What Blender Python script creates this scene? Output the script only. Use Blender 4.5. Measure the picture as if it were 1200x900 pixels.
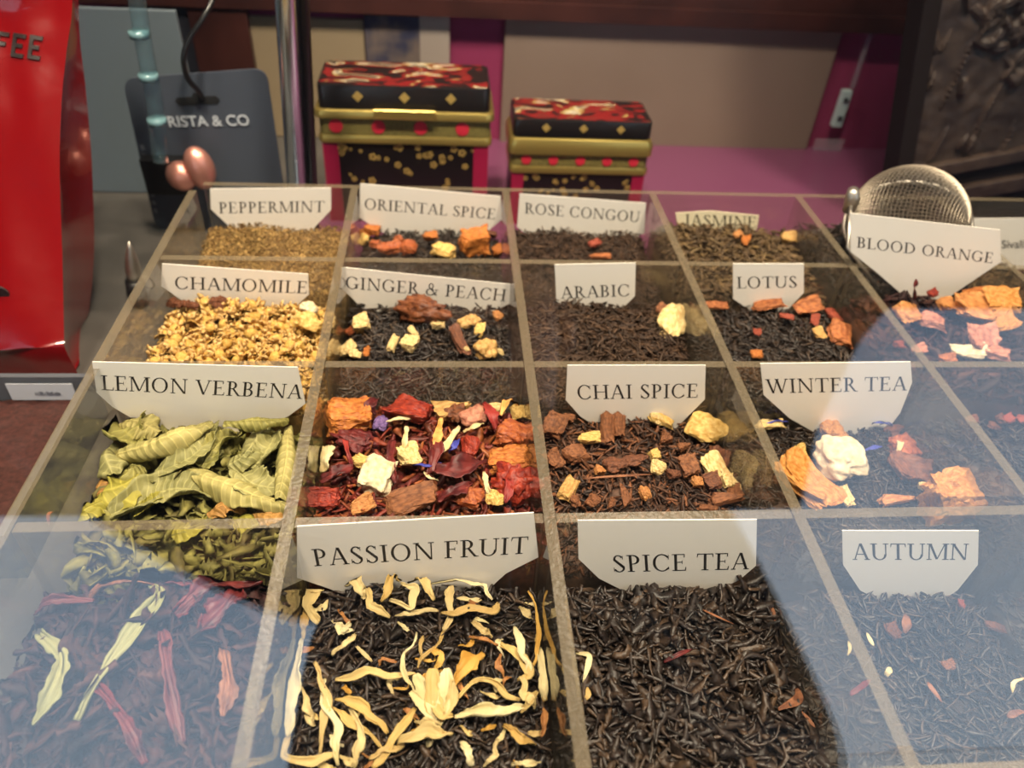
import bpy, bmesh, math, random
import numpy as np
from mathutils import Vector, Matrix, noise

for o in list(bpy.data.objects):
    bpy.data.objects.remove(o)
SC = bpy.context.scene
COL = SC.collection
random.seed(7)
RNG = np.random.default_rng(11)

# ---------------------------------------------------------------- camera
CX, CY, CZ = 0.1430, -0.4235, 0.2050
PITCH, YAW, ROLL, FPX = -0.6973, -0.1131, 0.0707, 896.58


def cam_axes():
    cp, sp, cy, sy, cr, sr = math.cos(PITCH), math.sin(PITCH), math.cos(YAW), math.sin(YAW), math.cos(ROLL), math.sin(ROLL)
    f = np.array([-sy * cp, cy * cp, sp])
    rt = np.array([cy, sy, 0.0])
    up = np.cross(rt, f)
    return cr * rt + sr * up, -sr * rt + cr * up, f


RT, UP, FW = cam_axes()
CAM = np.array([CX, CY, CZ])
cam_data = bpy.data.cameras.new('camera')
cam = bpy.data.objects.new('camera', cam_data)
COL.objects.link(cam)
cam.matrix_world = Matrix(((RT[0], UP[0], -FW[0], CX), (RT[1], UP[1], -FW[1], CY), (RT[2], UP[2], -FW[2], CZ), (0, 0, 0, 1)))
cam_data.sensor_width = 36
cam_data.sensor_fit = 'HORIZONTAL'
cam_data.lens = FPX * 36 / 1200
cam_data.clip_start = 0.005
cam_data.dof.use_dof = True
cam_data.dof.focus_distance = 0.29
cam_data.dof.aperture_fstop = 9.5
SC.camera = cam

# ---------------------------------------------------------------- world, lights, exposure
SKY_STRENGTH = 1.5
LAMP_FRONT_FILL = 122.0
LAMP_CASE = 2.0
EXPOSURE = 0.15
w = bpy.data.worlds.new('sky')
SC.world = w
w.use_nodes = True
nt = w.node_tree
nt.nodes.clear()
geo = nt.nodes.new('ShaderNodeNewGeometry')
tc = nt.nodes.new('ShaderNodeTexCoord')
sep = nt.nodes.new('ShaderNodeSeparateXYZ')
nt.links.new(tc.outputs['Generated'], sep.inputs[0])
ramp = nt.nodes.new('ShaderNodeValToRGB')
nt.links.new(sep.outputs['Z'], ramp.inputs[0])
cr = ramp.color_ramp
cr.elements[0].position = 0.0
cr.elements[0].color = (0.70, 0.86, 1.02, 1)
cr.elements[1].position = 0.72
cr.elements[1].color = (0.16, 0.24, 0.40, 1)
ce = cr.elements.new(0.34)
ce.color = (0.58, 0.76, 0.98, 1)
cl = nt.nodes.new('ShaderNodeTexNoise')
cl.inputs['Scale'].default_value = 2.2
cl.inputs['Detail'].default_value = 4
nt.links.new(tc.outputs['Generated'], cl.inputs['Vector'])
clr = nt.nodes.new('ShaderNodeMapRange')
clr.inputs[1].default_value = 0.5
clr.inputs[2].default_value = 0.72
clr.inputs[3].default_value = 0.0
clr.inputs[4].default_value = 0.5
nt.links.new(cl.outputs['Fac'], clr.inputs[0])
mx = nt.nodes.new('ShaderNodeMix')
mx.data_type = 'RGBA'
nt.links.new(clr.outputs[0], mx.inputs[0])
nt.links.new(ramp.outputs[0], mx.inputs[6])
mx.inputs[7].default_value = (1.0, 1.05, 1.15, 1)
bg = nt.nodes.new('ShaderNodeBackground')
bg.inputs['Strength'].default_value = SKY_STRENGTH
nt.links.new(mx.outputs[2], bg.inputs['Color'])
wo = nt.nodes.new('ShaderNodeOutputWorld')
nt.links.new(bg.outputs[0], wo.inputs[0])


def area_lamp(name, loc, target, size, power, color):
    d = bpy.data.lights.new(name, 'AREA')
    d.shape = 'DISK'
    d.size = size
    d.energy = power
    d.color = color
    o = bpy.data.objects.new(name, d)
    COL.objects.link(o)
    o.location = loc
    o.rotation_euler = (Vector(target) - Vector(loc)).to_track_quat('-Z', 'Y').to_euler()
    return o


WARM = (1.0, 0.83, 0.63)


def spot_lamp(name, loc, target, half_angle, power, color):
    d = bpy.data.lights.new(name, 'SPOT')
    d.spot_size = math.radians(2 * half_angle)
    d.spot_blend = 0.5
    d.shadow_soft_size = 0.09
    d.energy = power
    d.color = color
    o = bpy.data.objects.new(name, d)
    COL.objects.link(o)
    o.location = loc
    o.rotation_euler = (Vector(target) - Vector(loc)).to_track_quat('-Z', 'Y').to_euler()
    return o


spot_lamp('front_fill_spot', (-0.05, -0.52, 1.32), (0.14, -0.12, 0.0), 19, LAMP_FRONT_FILL, WARM)  # unseen spots added outside to brighten the cards and tray
spot_lamp('front_fill_spot', (0.45, -0.52, 1.32), (0.26, -0.12, 0.0), 19, LAMP_FRONT_FILL, WARM)
area_lamp('case_lamp', (0.02, 0.045, 0.44), (0.12, -0.2, 0.0), 0.05, LAMP_CASE, WARM)
area_lamp('case_lamp', (0.34, 0.045, 0.44), (0.24, -0.2, 0.0), 0.05, LAMP_CASE, WARM)

vs = SC.view_settings
vs.view_transform = 'Standard'
vs.look = 'None'
vs.exposure = EXPOSURE
vs.gamma = 1
vs.use_curve_mapping = False
SC.cycles.transparent_max_bounces = 40
SC.cycles.max_bounces = 10
SC.cycles.caustics_reflective = False
SC.cycles.caustics_refractive = False
SC.cycles.sample_clamp_indirect = 4


# ---------------------------------------------------------------- helpers
def lin(r, g, b):
    f = lambda c: ((c / 255 + 0.055) / 1.055) ** 2.4 if c > 10.3 else c / 255 / 12.92
    return (f(r), f(g), f(b), 1)


def pray(x, y):
    return FW + RT * ((x - 600) / FPX) - UP * ((y - 450) / FPX)


def at_y(x, y, Y):
    d = pray(x, y)
    return CAM + d * ((Y - CY) / d[1])


def at_z(x, y, Z):
    d = pray(x, y)
    return CAM + d * ((Z - CZ) / d[2])


def ppm(p):  # pixels per metre at a point
    return FPX / float(np.dot(np.asarray(p) - CAM, FW))


def new_mat(name):
    m = bpy.data.materials.new(name)
    m.use_nodes = True
    return m, m.node_tree, m.node_tree.nodes['Principled BSDF']


def flat(name, col, rough=0.5, metal=0.0, spec=0.5, bump=0.0, bscale=200.0, coat=0.0):
    m, t, p = new_mat(name)
    p.inputs['Base Color'].default_value = col
    p.inputs['Roughness'].default_value = rough
    p.inputs['Metallic'].default_value = metal
    p.inputs['Specular IOR Level'].default_value = spec
    p.inputs['Coat Weight'].default_value = coat
    if bump:
        add_bump(t, p, bump, bscale)
    return m


def add_bump(t, p, strength, scale, detail=4):
    tcn = t.nodes.new('ShaderNodeTexCoord')
    n = t.nodes.new('ShaderNodeTexNoise')
    n.inputs['Scale'].default_value = scale
    n.inputs['Detail'].default_value = detail
    t.links.new(tcn.outputs['Object'], n.inputs['Vector'])
    b = t.nodes.new('ShaderNodeBump')
    b.inputs['Strength'].default_value = strength
    b.inputs['Distance'].default_value = 0.001
    t.links.new(n.outputs['Fac'], b.inputs['Height'])
    t.links.new(b.outputs[0], p.inputs['Normal'])
    return n


def ramp_fill(rmp, cols):
    c = rmp.color_ramp
    while len(c.elements) > 1:
        c.elements.remove(c.elements[-1])
    c.elements[0].position = 0
    c.elements[0].color = cols[0]
    for i, k in enumerate(cols[1:], 1):
        e = c.elements.new(i / (len(cols) - 1))
        e.color = k


def speckled(name, cols, rough=0.6, nscale=250.0, spec=0.35, island=True, bump=0.3, amount=0.45):
    """Each loose piece takes its own colour from the list; a fine noise mottles it."""
    m, t, p = new_mat(name)
    g = t.nodes.new('ShaderNodeNewGeometry')
    oi = t.nodes.new('ShaderNodeObjectInfo')
    rmp = t.nodes.new('ShaderNodeValToRGB')
    ramp_fill(rmp, cols)
    t.links.new(g.outputs['Random Per Island'] if island else oi.outputs['Random'], rmp.inputs[0])
    n = add_bump(t, p, bump, nscale)
    mr = t.nodes.new('ShaderNodeMapRange')
    mr.inputs[1].default_value = 0.3
    mr.inputs[2].default_value = 0.7
    mr.inputs[3].default_value = 1 - amount
    mr.inputs[4].default_value = 1 + amount
    t.links.new(n.outputs['Fac'], mr.inputs[0])
    mul = t.nodes.new('ShaderNodeVectorMath')
    mul.operation = 'SCALE'
    t.links.new(rmp.outputs[0], mul.inputs[0])
    t.links.new(mr.outputs[0], mul.inputs['Scale'])
    t.links.new(mul.outputs[0], p.inputs['Base Color'])
    p.inputs['Roughness'].default_value = rough
    p.inputs['Specular IOR Level'].default_value = spec
    return m


def mottled(name, c1, c2, scale=150.0, rough=0.6, bump=0.5, lo=0.4, hi=0.6, spec=0.3, sss=0.0):
    m, t, p = new_mat(name)
    n = add_bump(t, p, bump, scale)
    oi = t.nodes.new('ShaderNodeObjectInfo')
    ad = t.nodes.new('ShaderNodeVectorMath')
    sc = t.nodes.new('ShaderNodeVectorMath')
    sc.operation = 'SCALE'
    sc.inputs['Scale'].default_value = 3.0
    t.links.new(oi.outputs['Location'], sc.inputs[0])
    rmp = t.nodes.new('ShaderNodeValToRGB')
    rmp.color_ramp.elements[0].position = lo
    rmp.color_ramp.elements[0].color = c1
    rmp.color_ramp.elements[1].position = hi
    rmp.color_ramp.elements[1].color = c2
    t.links.new(n.outputs['Fac'], rmp.inputs[0])
    t.links.new(rmp.outputs[0], p.inputs['Base Color'])
    p.inputs['Roughness'].default_value = rough
    p.inputs['Specular IOR Level'].default_value = spec
    if sss:
        p.inputs['Subsurface Weight'].default_value = sss
        p.inputs['Subsurface Radius'].default_value = (0.002, 0.001, 0.0005)
    return m


def glassy(name, fac_ior, tint, gloss_rough=0.02, haze=0.0, haze_col=(0.5, 0.5, 0.5, 1)):
    m = bpy.data.materials.new(name)
    m.use_nodes = True
    t = m.node_tree
    t.nodes.clear()
    tr = t.nodes.new('ShaderNodeBsdfTransparent')
    tr.inputs[0].default_value = tint
    gl = t.nodes.new('ShaderNodeBsdfGlossy')
    gl.inputs['Roughness'].default_value = gloss_rough
    fr = t.nodes.new('ShaderNodeFresnel')
    fr.inputs['IOR'].default_value = fac_ior
    g = t.nodes.new('ShaderNodeNewGeometry')
    # the same reflectance from both sides of the sheet
    mi = t.nodes.new('ShaderNodeMath')
    mi.operation = 'MULTIPLY_ADD'
    mi.inputs[1].default_value = 1.0 / fac_ior - fac_ior
    mi.inputs[2].default_value = fac_ior
    t.links.new(g.outputs['Backfacing'], mi.inputs[0])
    inv = t.nodes.new('ShaderNodeMath')
    inv.operation = 'MULTIPLY_ADD'
    inv.inputs[1].default_value = 0.0
    inv.inputs[2].default_value = fac_ior
    lw = t.nodes.new('ShaderNodeFresnel')
    lw.inputs['IOR'].default_value = fac_ior
    mix = t.nodes.new('ShaderNodeMixShader')
    # Fresnel node already inverts its index on back faces: feed 1/ior there to get the same curve
    t.links.new(mi.outputs[0], lw.inputs['IOR'])
    t.links.new(lw.outputs[0], mix.inputs[0])
    t.links.new(tr.outputs[0], mix.inputs[1])
    t.links.new(gl.outputs[0], mix.inputs[2])
    out = t.nodes.new('ShaderNodeOutputMaterial')
    if haze:
        df = t.nodes.new('ShaderNodeBsdfDiffuse')
        df.inputs[0].default_value = haze_col
        m2 = t.nodes.new('ShaderNodeMixShader')
        m2.inputs[0].default_value = haze
        t.links.new(mix.outputs[0], m2.inputs[1])
        t.links.new(df.outputs[0], m2.inputs[2])
        t.links.new(m2.outputs[0], out.inputs[0])
    else:
        t.links.new(mix.outputs[0], out.inputs[0])
    return m


def tag(o, label=None, cat=None, group=None, kind=None):
    if label:
        o['label'] = label
    if cat:
        o['category'] = cat
    if group:
        o['group'] = group
    if kind:
        o['kind'] = kind
    return o


def empty(name, loc=(0, 0, 0)):
    o = bpy.data.objects.new(name, None)
    o.empty_display_size = 0.01
    COL.objects.link(o)
    o.location = loc
    return o


def mk(name, verts, faces, mats, parent=None, smooth=False, mat_idx=None, origin=None):
    me = bpy.data.meshes.new(name)
    verts = np.asarray(verts, dtype=float)
    o = bpy.data.objects.new(name, me)
    if origin is not None:
        verts = verts - np.asarray(origin)
        o.location = tuple(float(c) for c in origin)
    if isinstance(faces, np.ndarray) and faces.ndim == 2 and len(faces):
        nf, k = faces.shape
        me.vertices.add(len(verts))
        me.vertices.foreach_set('co', verts.ravel())
        me.loops.add(nf * k)
        me.loops.foreach_set('vertex_index', faces.ravel().astype(np.int32))
        me.polygons.add(nf)
        me.polygons.foreach_set('loop_start', np.arange(0, nf * k, k, dtype=np.int32))
        me.update(calc_edges=True)
    else:
        me.from_pydata([tuple(v) for v in verts], [], [tuple(f) for f in faces])
        me.update()
    if not isinstance(mats, (list, tuple)):
        mats = [mats]
    for m in mats:
        me.materials.append(m)
    if mat_idx is not None:
        me.polygons.foreach_set('material_index', np.asarray(mat_idx, dtype=np.int32))
    if smooth:
        me.polygons.foreach_set('use_smooth', np.ones(len(me.polygons), dtype=bool))
    COL.objects.link(o)
    if parent is not None:
        o.parent = parent
        base_at = Vector((0, 0, 0))
        q = parent
        while q is not None:
            base_at += q.location
            q = q.parent
        if origin is not None:
            o.location = o.location - base_at
        else:
            me.transform(Matrix.Translation(-base_at))
    return o


class MB:
    """Collects shapes into one mesh."""

    def __init__(self):
        self.v, self.f, self.m = [], [], []

    def add(self, v, f, mi=0):
        b = len(self.v)
        self.v += [tuple(p) for p in v]
        self.f += [tuple(i + b for i in q) for q in f]
        self.m += [mi] * len(f)

    def box(self, lo, hi, mi=0, top_mi=None, rot=None):
        x0, y0, z0 = lo
        x1, y1, z1 = hi
        v = [(x0, y0, z0), (x1, y0, z0), (x1, y1, z0), (x0, y1, z0), (x0, y0, z1), (x1, y0, z1), (x1, y1, z1), (x0, y1, z1)]
        if rot is not None:
            v = [tuple(rot @ Vector(p)) for p in v]
        b = len(self.v)
        self.add(v, [(0, 3, 2, 1), (0, 1, 5, 4), (1, 2, 6, 5), (2, 3, 7, 6), (3, 0, 4, 7), (4, 5, 6, 7)], mi)
        if top_mi is not None:
            self.m[-1] = top_mi
        return b

    def rbox(self, cx, cy, hx, hy, z0, z1, r, seg=5, mi=0, top_mi=None, cham=0.0):
        """Upright box with rounded vertical corners and optional chamfered top edge."""
        def ring(hx_, hy_, r_, z):
            out = []
            for (sx, sy, a0) in ((1, 1, 0), (-1, 1, 90), (-1, -1, 180), (1, -1, 270)):
                for k in range(seg + 1):
                    a = math.radians(a0 + 90 * k / seg)
                    out.append((cx + sx * (hx_ - r_) + r_ * math.cos(a), cy + sy * (hy_ - r_) + r_ * math.sin(a), z))
            return out
        rings = [ring(hx, hy, r, z0)]
        if cham:
            rings.append(ring(hx, hy, r, z1 - cham))
            rings.append(ring(hx - cham * 0.3, hy - cham * 0.3, r, z1 - cham * 0.3))
            rings.append(ring(hx - cham, hy - cham, max(r - cham * .5, r * .4), z1))
        else:
            rings.append(ring(hx, hy, r, z1))
        n = len(rings[0])
        v = [p for rg in rings for p in rg]
        f = []
        for i in range(len(rings) - 1):
            for k in range(n):
                f.append((i * n + k, i * n + (k + 1) % n, (i + 1) * n + (k + 1) % n, (i + 1) * n + k))
        self.add(v, f, mi)
        self.add(rings[0], [tuple(range(n - 1, -1, -1))], mi)
        self.add(rings[-1], [tuple(range(n))], mi if top_mi is None else top_mi)

    def tube(self, pts, r, n=8, mi=0):
        pts = [Vector(p) for p in pts]
        rs = r if isinstance(r, (list, tuple)) else [r] * len(pts)
        v, f = [], []
        nrm = None
        for i, p in enumerate(pts):
            d = (pts[min(i + 1, len(pts) - 1)] - pts[max(i - 1, 0)]).normalized()
            if nrm is None:
                nrm = d.orthogonal().normalized()
            else:
                nrm = (nrm - d * nrm.dot(d)).normalized()
            b = d.cross(nrm)
            for k in range(n):
                a = 2 * math.pi * k / n
                v.append(p + (nrm * math.cos(a) + b * math.sin(a)) * rs[i])
        for i in range(len(pts) - 1):
            for k in range(n):
                f.append((i * n + k, i * n + (k + 1) % n, (i + 1) * n + (k + 1) % n, (i + 1) * n + k))
        f.append(tuple(range(n - 1, -1, -1)))
        f.append(tuple((len(pts) - 1) * n + k for k in range(n)))
        self.add(v, f, mi)

    def prism(self, poly, thick, origin, ux, uy, mi=0):
        """A flat outline poly (2D) in the plane origin+ux,uy, given a thickness along -normal."""
        o, ux, uy = Vector(origin), Vector(ux), Vector(uy)
        nn = ux.cross(uy).normalized()
        n = len(poly)
        a = [o + ux * p[0] + uy * p[1] for p in poly]
        c = [q - nn * thick for q in a]
        f = [tuple(range(n)), tuple(range(2 * n - 1, n - 1, -1))]
        f += [(k, k + n, (k + 1) % n + n, (k + 1) % n) for k in range(n)]
        self.add(a + c, f, mi)

    def build(self, name, mats, parent=None, smooth=False, origin=None):
        return mk(name, self.v, self.f, mats, parent, smooth, self.m, origin)


def smooth_by_angle(o, deg=35):
    me = o.data
    me.polygons.foreach_set('use_smooth', np.ones(len(me.polygons), dtype=bool))
    try:
        me.set_sharp_from_angle(angle=math.radians(deg))
    except Exception:
        pass


def catmull(pts, n):
    P = np.asarray(pts, dtype=float)
    if len(P) == 2:
        t = np.linspace(0, 1, n)[:, None]
        return P[0] * (1 - t) + P[1] * t
    P = np.vstack([2 * P[0] - P[1], P, 2 * P[-1] - P[-2]])
    out = []
    m = len(P) - 3
    for u in np.linspace(0, m - 1e-6, n):
        i = int(u)
        t = u - i
        p0, p1, p2, p3 = P[i:i + 4]
        out.append(0.5 * (2 * p1 + (p2 - p0) * t + (2 * p0 - 5 * p1 + 4 * p2 - p3) * t * t + (3 * p1 - p0 - 3 * p2 + p3) * t ** 3))
    return np.array(out)


# ---------------------------------------------------------------- tray layout (metres; tray rim is z = 0)
VX = [0.0, 0.0901, 0.1789, 0.2682, 0.3600, 0.4518, 0.5420]
HY = [0.0, -0.0816, -0.1666, -0.2521, -0.3422]
TH = 0.0042
DEPTH = 0.070
COUNTER = -0.078

# ---------------------------------------------------------------- materials
M = {}
M['acrylic'] = glassy('acrylic_sheet', 1.45, (0.975, 0.965, 0.94, 1), 0.03, 0.035, lin(175, 165, 145))
M['acrylic_edge'] = None
m = bpy.data.materials.new('acrylic_cut_edge')
m.use_nodes = True
t = m.node_tree
p = t.nodes['Principled BSDF']
p.inputs['Base Color'].default_value = lin(122, 110, 90)
p.inputs['Roughness'].default_value = 0.28
add_bump(t, p, 0.25, 500)
tr = t.nodes.new('ShaderNodeBsdfTransparent')
ms = t.nodes.new('ShaderNodeMixShader')
ms.inputs[0].default_value = 0.48
t.links.new(tr.outputs[0], ms.inputs[1])
t.links.new(p.outputs[0], ms.inputs[2])
t.links.new(ms.outputs[0], t.nodes['Material Output'].inputs[0])
M['acrylic_edge'] = m
M['pane'] = glassy('window_glass', 1.95, (0.985, 0.995, 0.99, 1), 0.0)
M['card'] = flat('white_card', lin(240, 232, 220), 0.55, bump=0.05, bscale=400)
M['card_old'] = flat('cream_card', lin(236, 224, 190), 0.6)
M['ink'] = flat('black_ink', lin(30, 26, 26), 0.6)
M['black'] = flat('black_plastic', lin(18, 18, 20), 0.35)
M['chrome'] = flat('chrome', (0.74, 0.84, 0.95, 1), 0.2, 1.0)  # blue tint in the base colour stands in for reflected sky
M['steel'] = flat('steel', (0.60, 0.55, 0.48, 1), 0.42, 1.0)
M['copper'] = flat('copper', lin(226, 158, 142), 0.38, 0.8)
M['gold'] = flat('gold_tinplate', lin(196, 172, 98), 0.3, 0.85)
M['counter'] = mottled('dark_counter', lin(72, 69, 66), lin(84, 80, 76), 30, 0.45, 0.05)

TEA = [lin(27, 21, 18), lin(42, 32, 27), lin(36, 27, 24), lin(54, 41, 32), lin(31, 24, 22), lin(72, 54, 39), lin(32, 26, 22)]
TEA_BROWN = [lin(45, 32, 24), lin(67, 49, 36), lin(54, 39, 31), lin(82, 59, 41), lin(41, 30, 24)]
M['tea'] = speckled('black_tea', TEA, 0.46, 420, 0.5, bump=.6)
M['tea_brown'] = speckled('brown_tea', TEA_BROWN, 0.6, 300, 0.3)
M['tea_olive'] = speckled('jasmine_tea', [lin(66, 50, 32), lin(92, 72, 46), lin(74, 56, 38), lin(112, 90, 56)], 0.6, 300)
M['peppermint'] = speckled('peppermint_crumbs', [lin(92, 68, 34), lin(132, 100, 54), lin(112, 84, 44), lin(176, 142, 84), lin(84, 66, 34), lin(150, 118, 66)], 0.7, 600)
M['verbena_crumbs'] = speckled('verbena_bits', [lin(96, 92, 44), lin(132, 126, 66), lin(84, 74, 38)], 0.7, 300)
M['hibiscus'] = speckled('hibiscus', [lin(40, 22, 21), lin(58, 31, 28), lin(33, 20, 20), lin(74, 44, 36)], 0.68, 240, 0.25, bump=.8)
M['fruitbits'] = speckled('fruit_bits', [lin(92, 26, 26), lin(120, 46, 30), lin(78, 26, 24), lin(150, 84, 42), lin(108, 36, 32)], 0.5, 300)
M['chaibits'] = speckled('chai_bits', [lin(58, 40, 32), lin(46, 34, 30), lin(120, 74, 46), lin(72, 50, 38), lin(50, 38, 34), lin(104, 66, 44)], 0.6, 300)
M['chamobits'] = speckled('chamomile_bits', [lin(150, 112, 52), lin(182, 142, 74), lin(128, 92, 42), lin(200, 164, 92)], 0.7, 500)

# ---------------------------------------------------------------- structure: counter, window pane, case, outside
st = MB()
st.box((-0.60, -0.352, COUNTER - 0.04), (0.95, 0.62, COUNTER))
tag(st.build('counter_slab', M['counter']), kind='structure')
b = MB()
b.box((-0.60, -0.40, -1.0), (0.95, -0.352, COUNTER - 0.03))
tag(b.build('wall_front', flat('shopfront_paint', lin(60, 45, 50), 0.5)), kind='structure')
b = MB()
b.box((-4.0, -7.0, -1.06), (5.0, 0.9, -1.0))
tag(b.build('pavement', mottled('pavement_stone', lin(120, 118, 115), lin(145, 142, 138), 8, 0.8, 0.2)), kind='structure')

# sloped window glass: an 8 mm sheet whose face leans back 50 degrees from upright
th = math.radians(40)
pn = Vector((0, -math.cos(th), math.sin(th)))
pu = Vector((0, math.sin(th), math.cos(th)))
p0 = Vector((0, -0.362, -0.02))
b = MB()
lo, hi = -0.026, 0.70
xs = (-0.58, 0.93)
corners = [p0 + Vector((x, 0, 0)) + pu * s for s in (lo, hi) for x in xs]
b.add([c for c in corners] + [c - pn * 0.008 for c in corners],
      [(0, 1, 3, 2), (4, 6, 7, 5), (0, 4, 5, 1), (2, 3, 7, 6), (0, 2, 6, 4), (1, 5, 7, 3)])
tag(b.build('window_1', M['pane']), kind='structure')
woodf = flat('dark_window_frame', lin(40, 28, 26), 0.4)
cream = flat('cream_sill_paint', lin(214, 206, 190), 0.5)
b = MB()
b.box((-0.60, -0.400, COUNTER - 0.03), (0.95, -0.3500, -0.046))
tag(b.build('window_sill', cream), kind='structure')
top = p0 + pu * hi
b = MB()
b.box((-0.60, top.y - 0.02, top.z - 0.005), (0.95, top.y + 0.05, top.z + 0.08))
tag(b.build('trim_1', woodf), kind='structure')
b = MB()
b.box((-0.60, top.y + 0.05, top.z + 0.02), (0.95, 0.66, top.z + 0.05))
tag(b.build('ceiling', flat('case_roof_paint', lin(60, 50, 46), 0.7)), kind='structure')
WALLY = 0.262
b = MB()
b.box((-0.60, WALLY, COUNTER), (0.95, WALLY + 0.03, top.z + 0.02))
tag(b.build('wall_back', mottled('magenta_wall', lin(122, 42, 76), lin(128, 46, 80), 10, 0.6, 0.05)), kind='structure')
b = MB()
b.box((-0.62, -0.34, COUNTER), (-0.60, WALLY + 0.03, top.z))
tag(b.build('wall_left', flat('dark_side', lin(52, 44, 44), 0.7)), kind='structure')
b = MB()
b.box((0.95, -0.34, COUNTER), (0.97, WALLY + 0.03, top.z))
tag(b.build('wall_right', flat('dark_side_panel', lin(48, 38, 36), 0.7)), kind='structure')
b = MB()
b.box((0.046, 0.012, COUNTER), (0.95, WALLY, COUNTER + 0.001))
tag(b.build('counter_cover', flat('magenta_cover', lin(106, 58, 86), 0.3)), kind='structure')
# awning over the pavement outside, the shop wall it hangs from
b = MB()
b.box((-2.6, -1.75, 1.62), (2.4, 0.4, 1.66))
aw = tag(b.build('awning_roof', flat('dark_awning_canvas', lin(34, 30, 32), 0.8)), kind='structure')
b = MB()
b.prism([(-2.6, .93), (1.03, .90), (1.16, 1.16), (1.40, 1.48), (1.58, 1.655), (-2.6, 1.655)], .012, (0, -1.751, 0), (1, 0, 0), (0, 0, 1))
tag(b.build('sky_block_valance', M['black']), kind='structure')  # added unseen sheet, outlined to block sky from the pane's reflection
b = MB()
b.box((-2.2, 0.36, top.z + 0.06), (2.0, 0.42, 1.62))
tag(b.build('wall_upper', flat('dark_fascia', lin(40, 30, 30), 0.6)), kind='structure')

# back rail, boards and post on the back wall
wood = mottled('dark_red_wood', lin(48, 26, 24), lin(66, 36, 32), 14, 0.4, 0.1)


def wall_rect(px, dy, thick=0.004):
    """Rectangle on the back wall spanning the given picture box; dy is how far it stands off the wall."""
    Y = WALLY - dy
    a = at_y(px[0], px[3], Y)
    c = at_y(px[2], px[1], Y)
    return (a[0], Y, max(a[2], COUNTER + 0.0005)), (c[0], Y + thick, c[2])


b = MB()
r0 = at_y(700, 27, WALLY - 0.014)
r1 = at_y(700, 10, WALLY - 0.014)
b.box((-0.59, WALLY - 0.014, r0[2]), (0.94, WALLY, r1[2] + 0.002))
b.box((-0.59, WALLY - 0.010, r1[2] + 0.002), (0.94, WALLY, r1[2] + 0.12))
tag(b.build('back_rail', wood), kind='structure')


def board(name, px, dy, mat, label, cat, thick=0.004, group=None):
    lo_, hi_ = wall_rect(px, dy, thick)
    bb = MB()
    bb.box(lo_, hi_)
    o = bb.build(name, mat, origin=(lo_[0], lo_[1], lo_[2]))
    tag(o, label, cat, group)
    bv = o.modifiers.new('bevel', 'BEVEL')
    bv.width = 0.0006
    bv.segments = 2
    return o


taupe = mottled('taupe_board_paint', lin(116, 100, 90), lin(122, 106, 96), 6, 0.5, 0.02)
board('backing_board', (585, 24, 992, 188), 0.005, taupe, 'large taupe board on the magenta back wall right of the tins', 'board', 0.005)
board('backing_board', (281, 24, 425, 222), 0.005, flat('olive_board_paint', lin(136, 120, 96), 0.6), 'olive brown board on the back wall behind the chrome pole', 'board', 0.005)
board('picture', (430, 20, 492, 80), 0.006, mottled('blurry_blue_print', lin(52, 54, 74), lin(104, 92, 86), 40, 0.5, 0.0), 'dark blue print on the back wall above the larger tin', 'picture', 0.005)
board('paper_strip', (493, 18, 527, 120), 0.006, flat('pale_strip', lin(150, 138, 128), 0.6), 'pale upright strip between the blue print and the magenta stripe', 'paper strip', 0.005)
board('panel', (20, 13, 205, 330), 0.12, flat('grey_blue_panel', lin(92, 102, 110), 0.45), 'pale grey blue panel standing behind the red bag and the hanging card', 'panel', 0.004)
board('door_post', (262, 0, 286, 225), 0.012, wood, 'dark red brown wooden post behind the grey hanging card', 'post', 0.011)
board('dark_gap_sheet', (203, 2, 264, 225), 0.009, flat('dark_blue_gap', lin(30, 31, 40), 0.5), 'near black blue sheet in the dark gap between the pale panel and the wooden post', 'screen', 0.008)  # near black sheet standing in for a dark gap
plate = board('wall_plate', (975, 107, 1000, 149), 0.012, flat('pale_plate', lin(168, 188, 190), 0.35), 'small pale wall plate with two dark dots near the carved panel', 'wall plate', 0.006)
lo_, hi_ = wall_rect((975, 107, 1000, 149), 0.012)
for fz in (0.26, 0.76):
    dd = MB()
    c = Vector((lo_[0] * 0.5 + hi_[0] * 0.5, lo_[1] - 0.0004, lo_[2] + (hi_[2] - lo_[2]) * fz))
    dd.tube([c, c + Vector((0, -0.001, 0))], 0.0022, 12)
    dd.build('dot', M['black'], plate)
for lab, px in (('pale reflection strip built as a sheet above the small wall plate', (996, 36, 1024, 104)), ('pale reflection patch built as a sheet at the bottom right of the taupe board', (946, 164, 990, 196))):
    lo_, hi_ = wall_rect(px, 0.0072, 0.0012)
    bb = MB()
    bb.box(lo_, hi_)
    tag(bb.build('reflection_sheet', glassy('reflection_sheet', 1.3, (0.95, 0.95, 0.97, 1), 0.3, 0.22, lin(190, 180, 190)), origin=lo_), lab, 'reflection patch')  # thin sheets standing in for pale reflections on the board

# ---------------------------------------------------------------- the acrylic tray
tray = empty('acrylic_tray', (0.0, HY[4], -DEPTH - 0.004))
tag(tray, 'clear acrylic divided tray holding loose teas in square compartments', 'tray')
SM = [M['acrylic'], M['acrylic_edge']]


def sheet(name, lo, hi, mat_top=1, ends=()):
    bb = MB()
    bb.box(lo, hi, 0, mat_top)
    for e in ends:
        bb.m[e] = 1
    o = bb.build(name, SM, tray)
    return o


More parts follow.
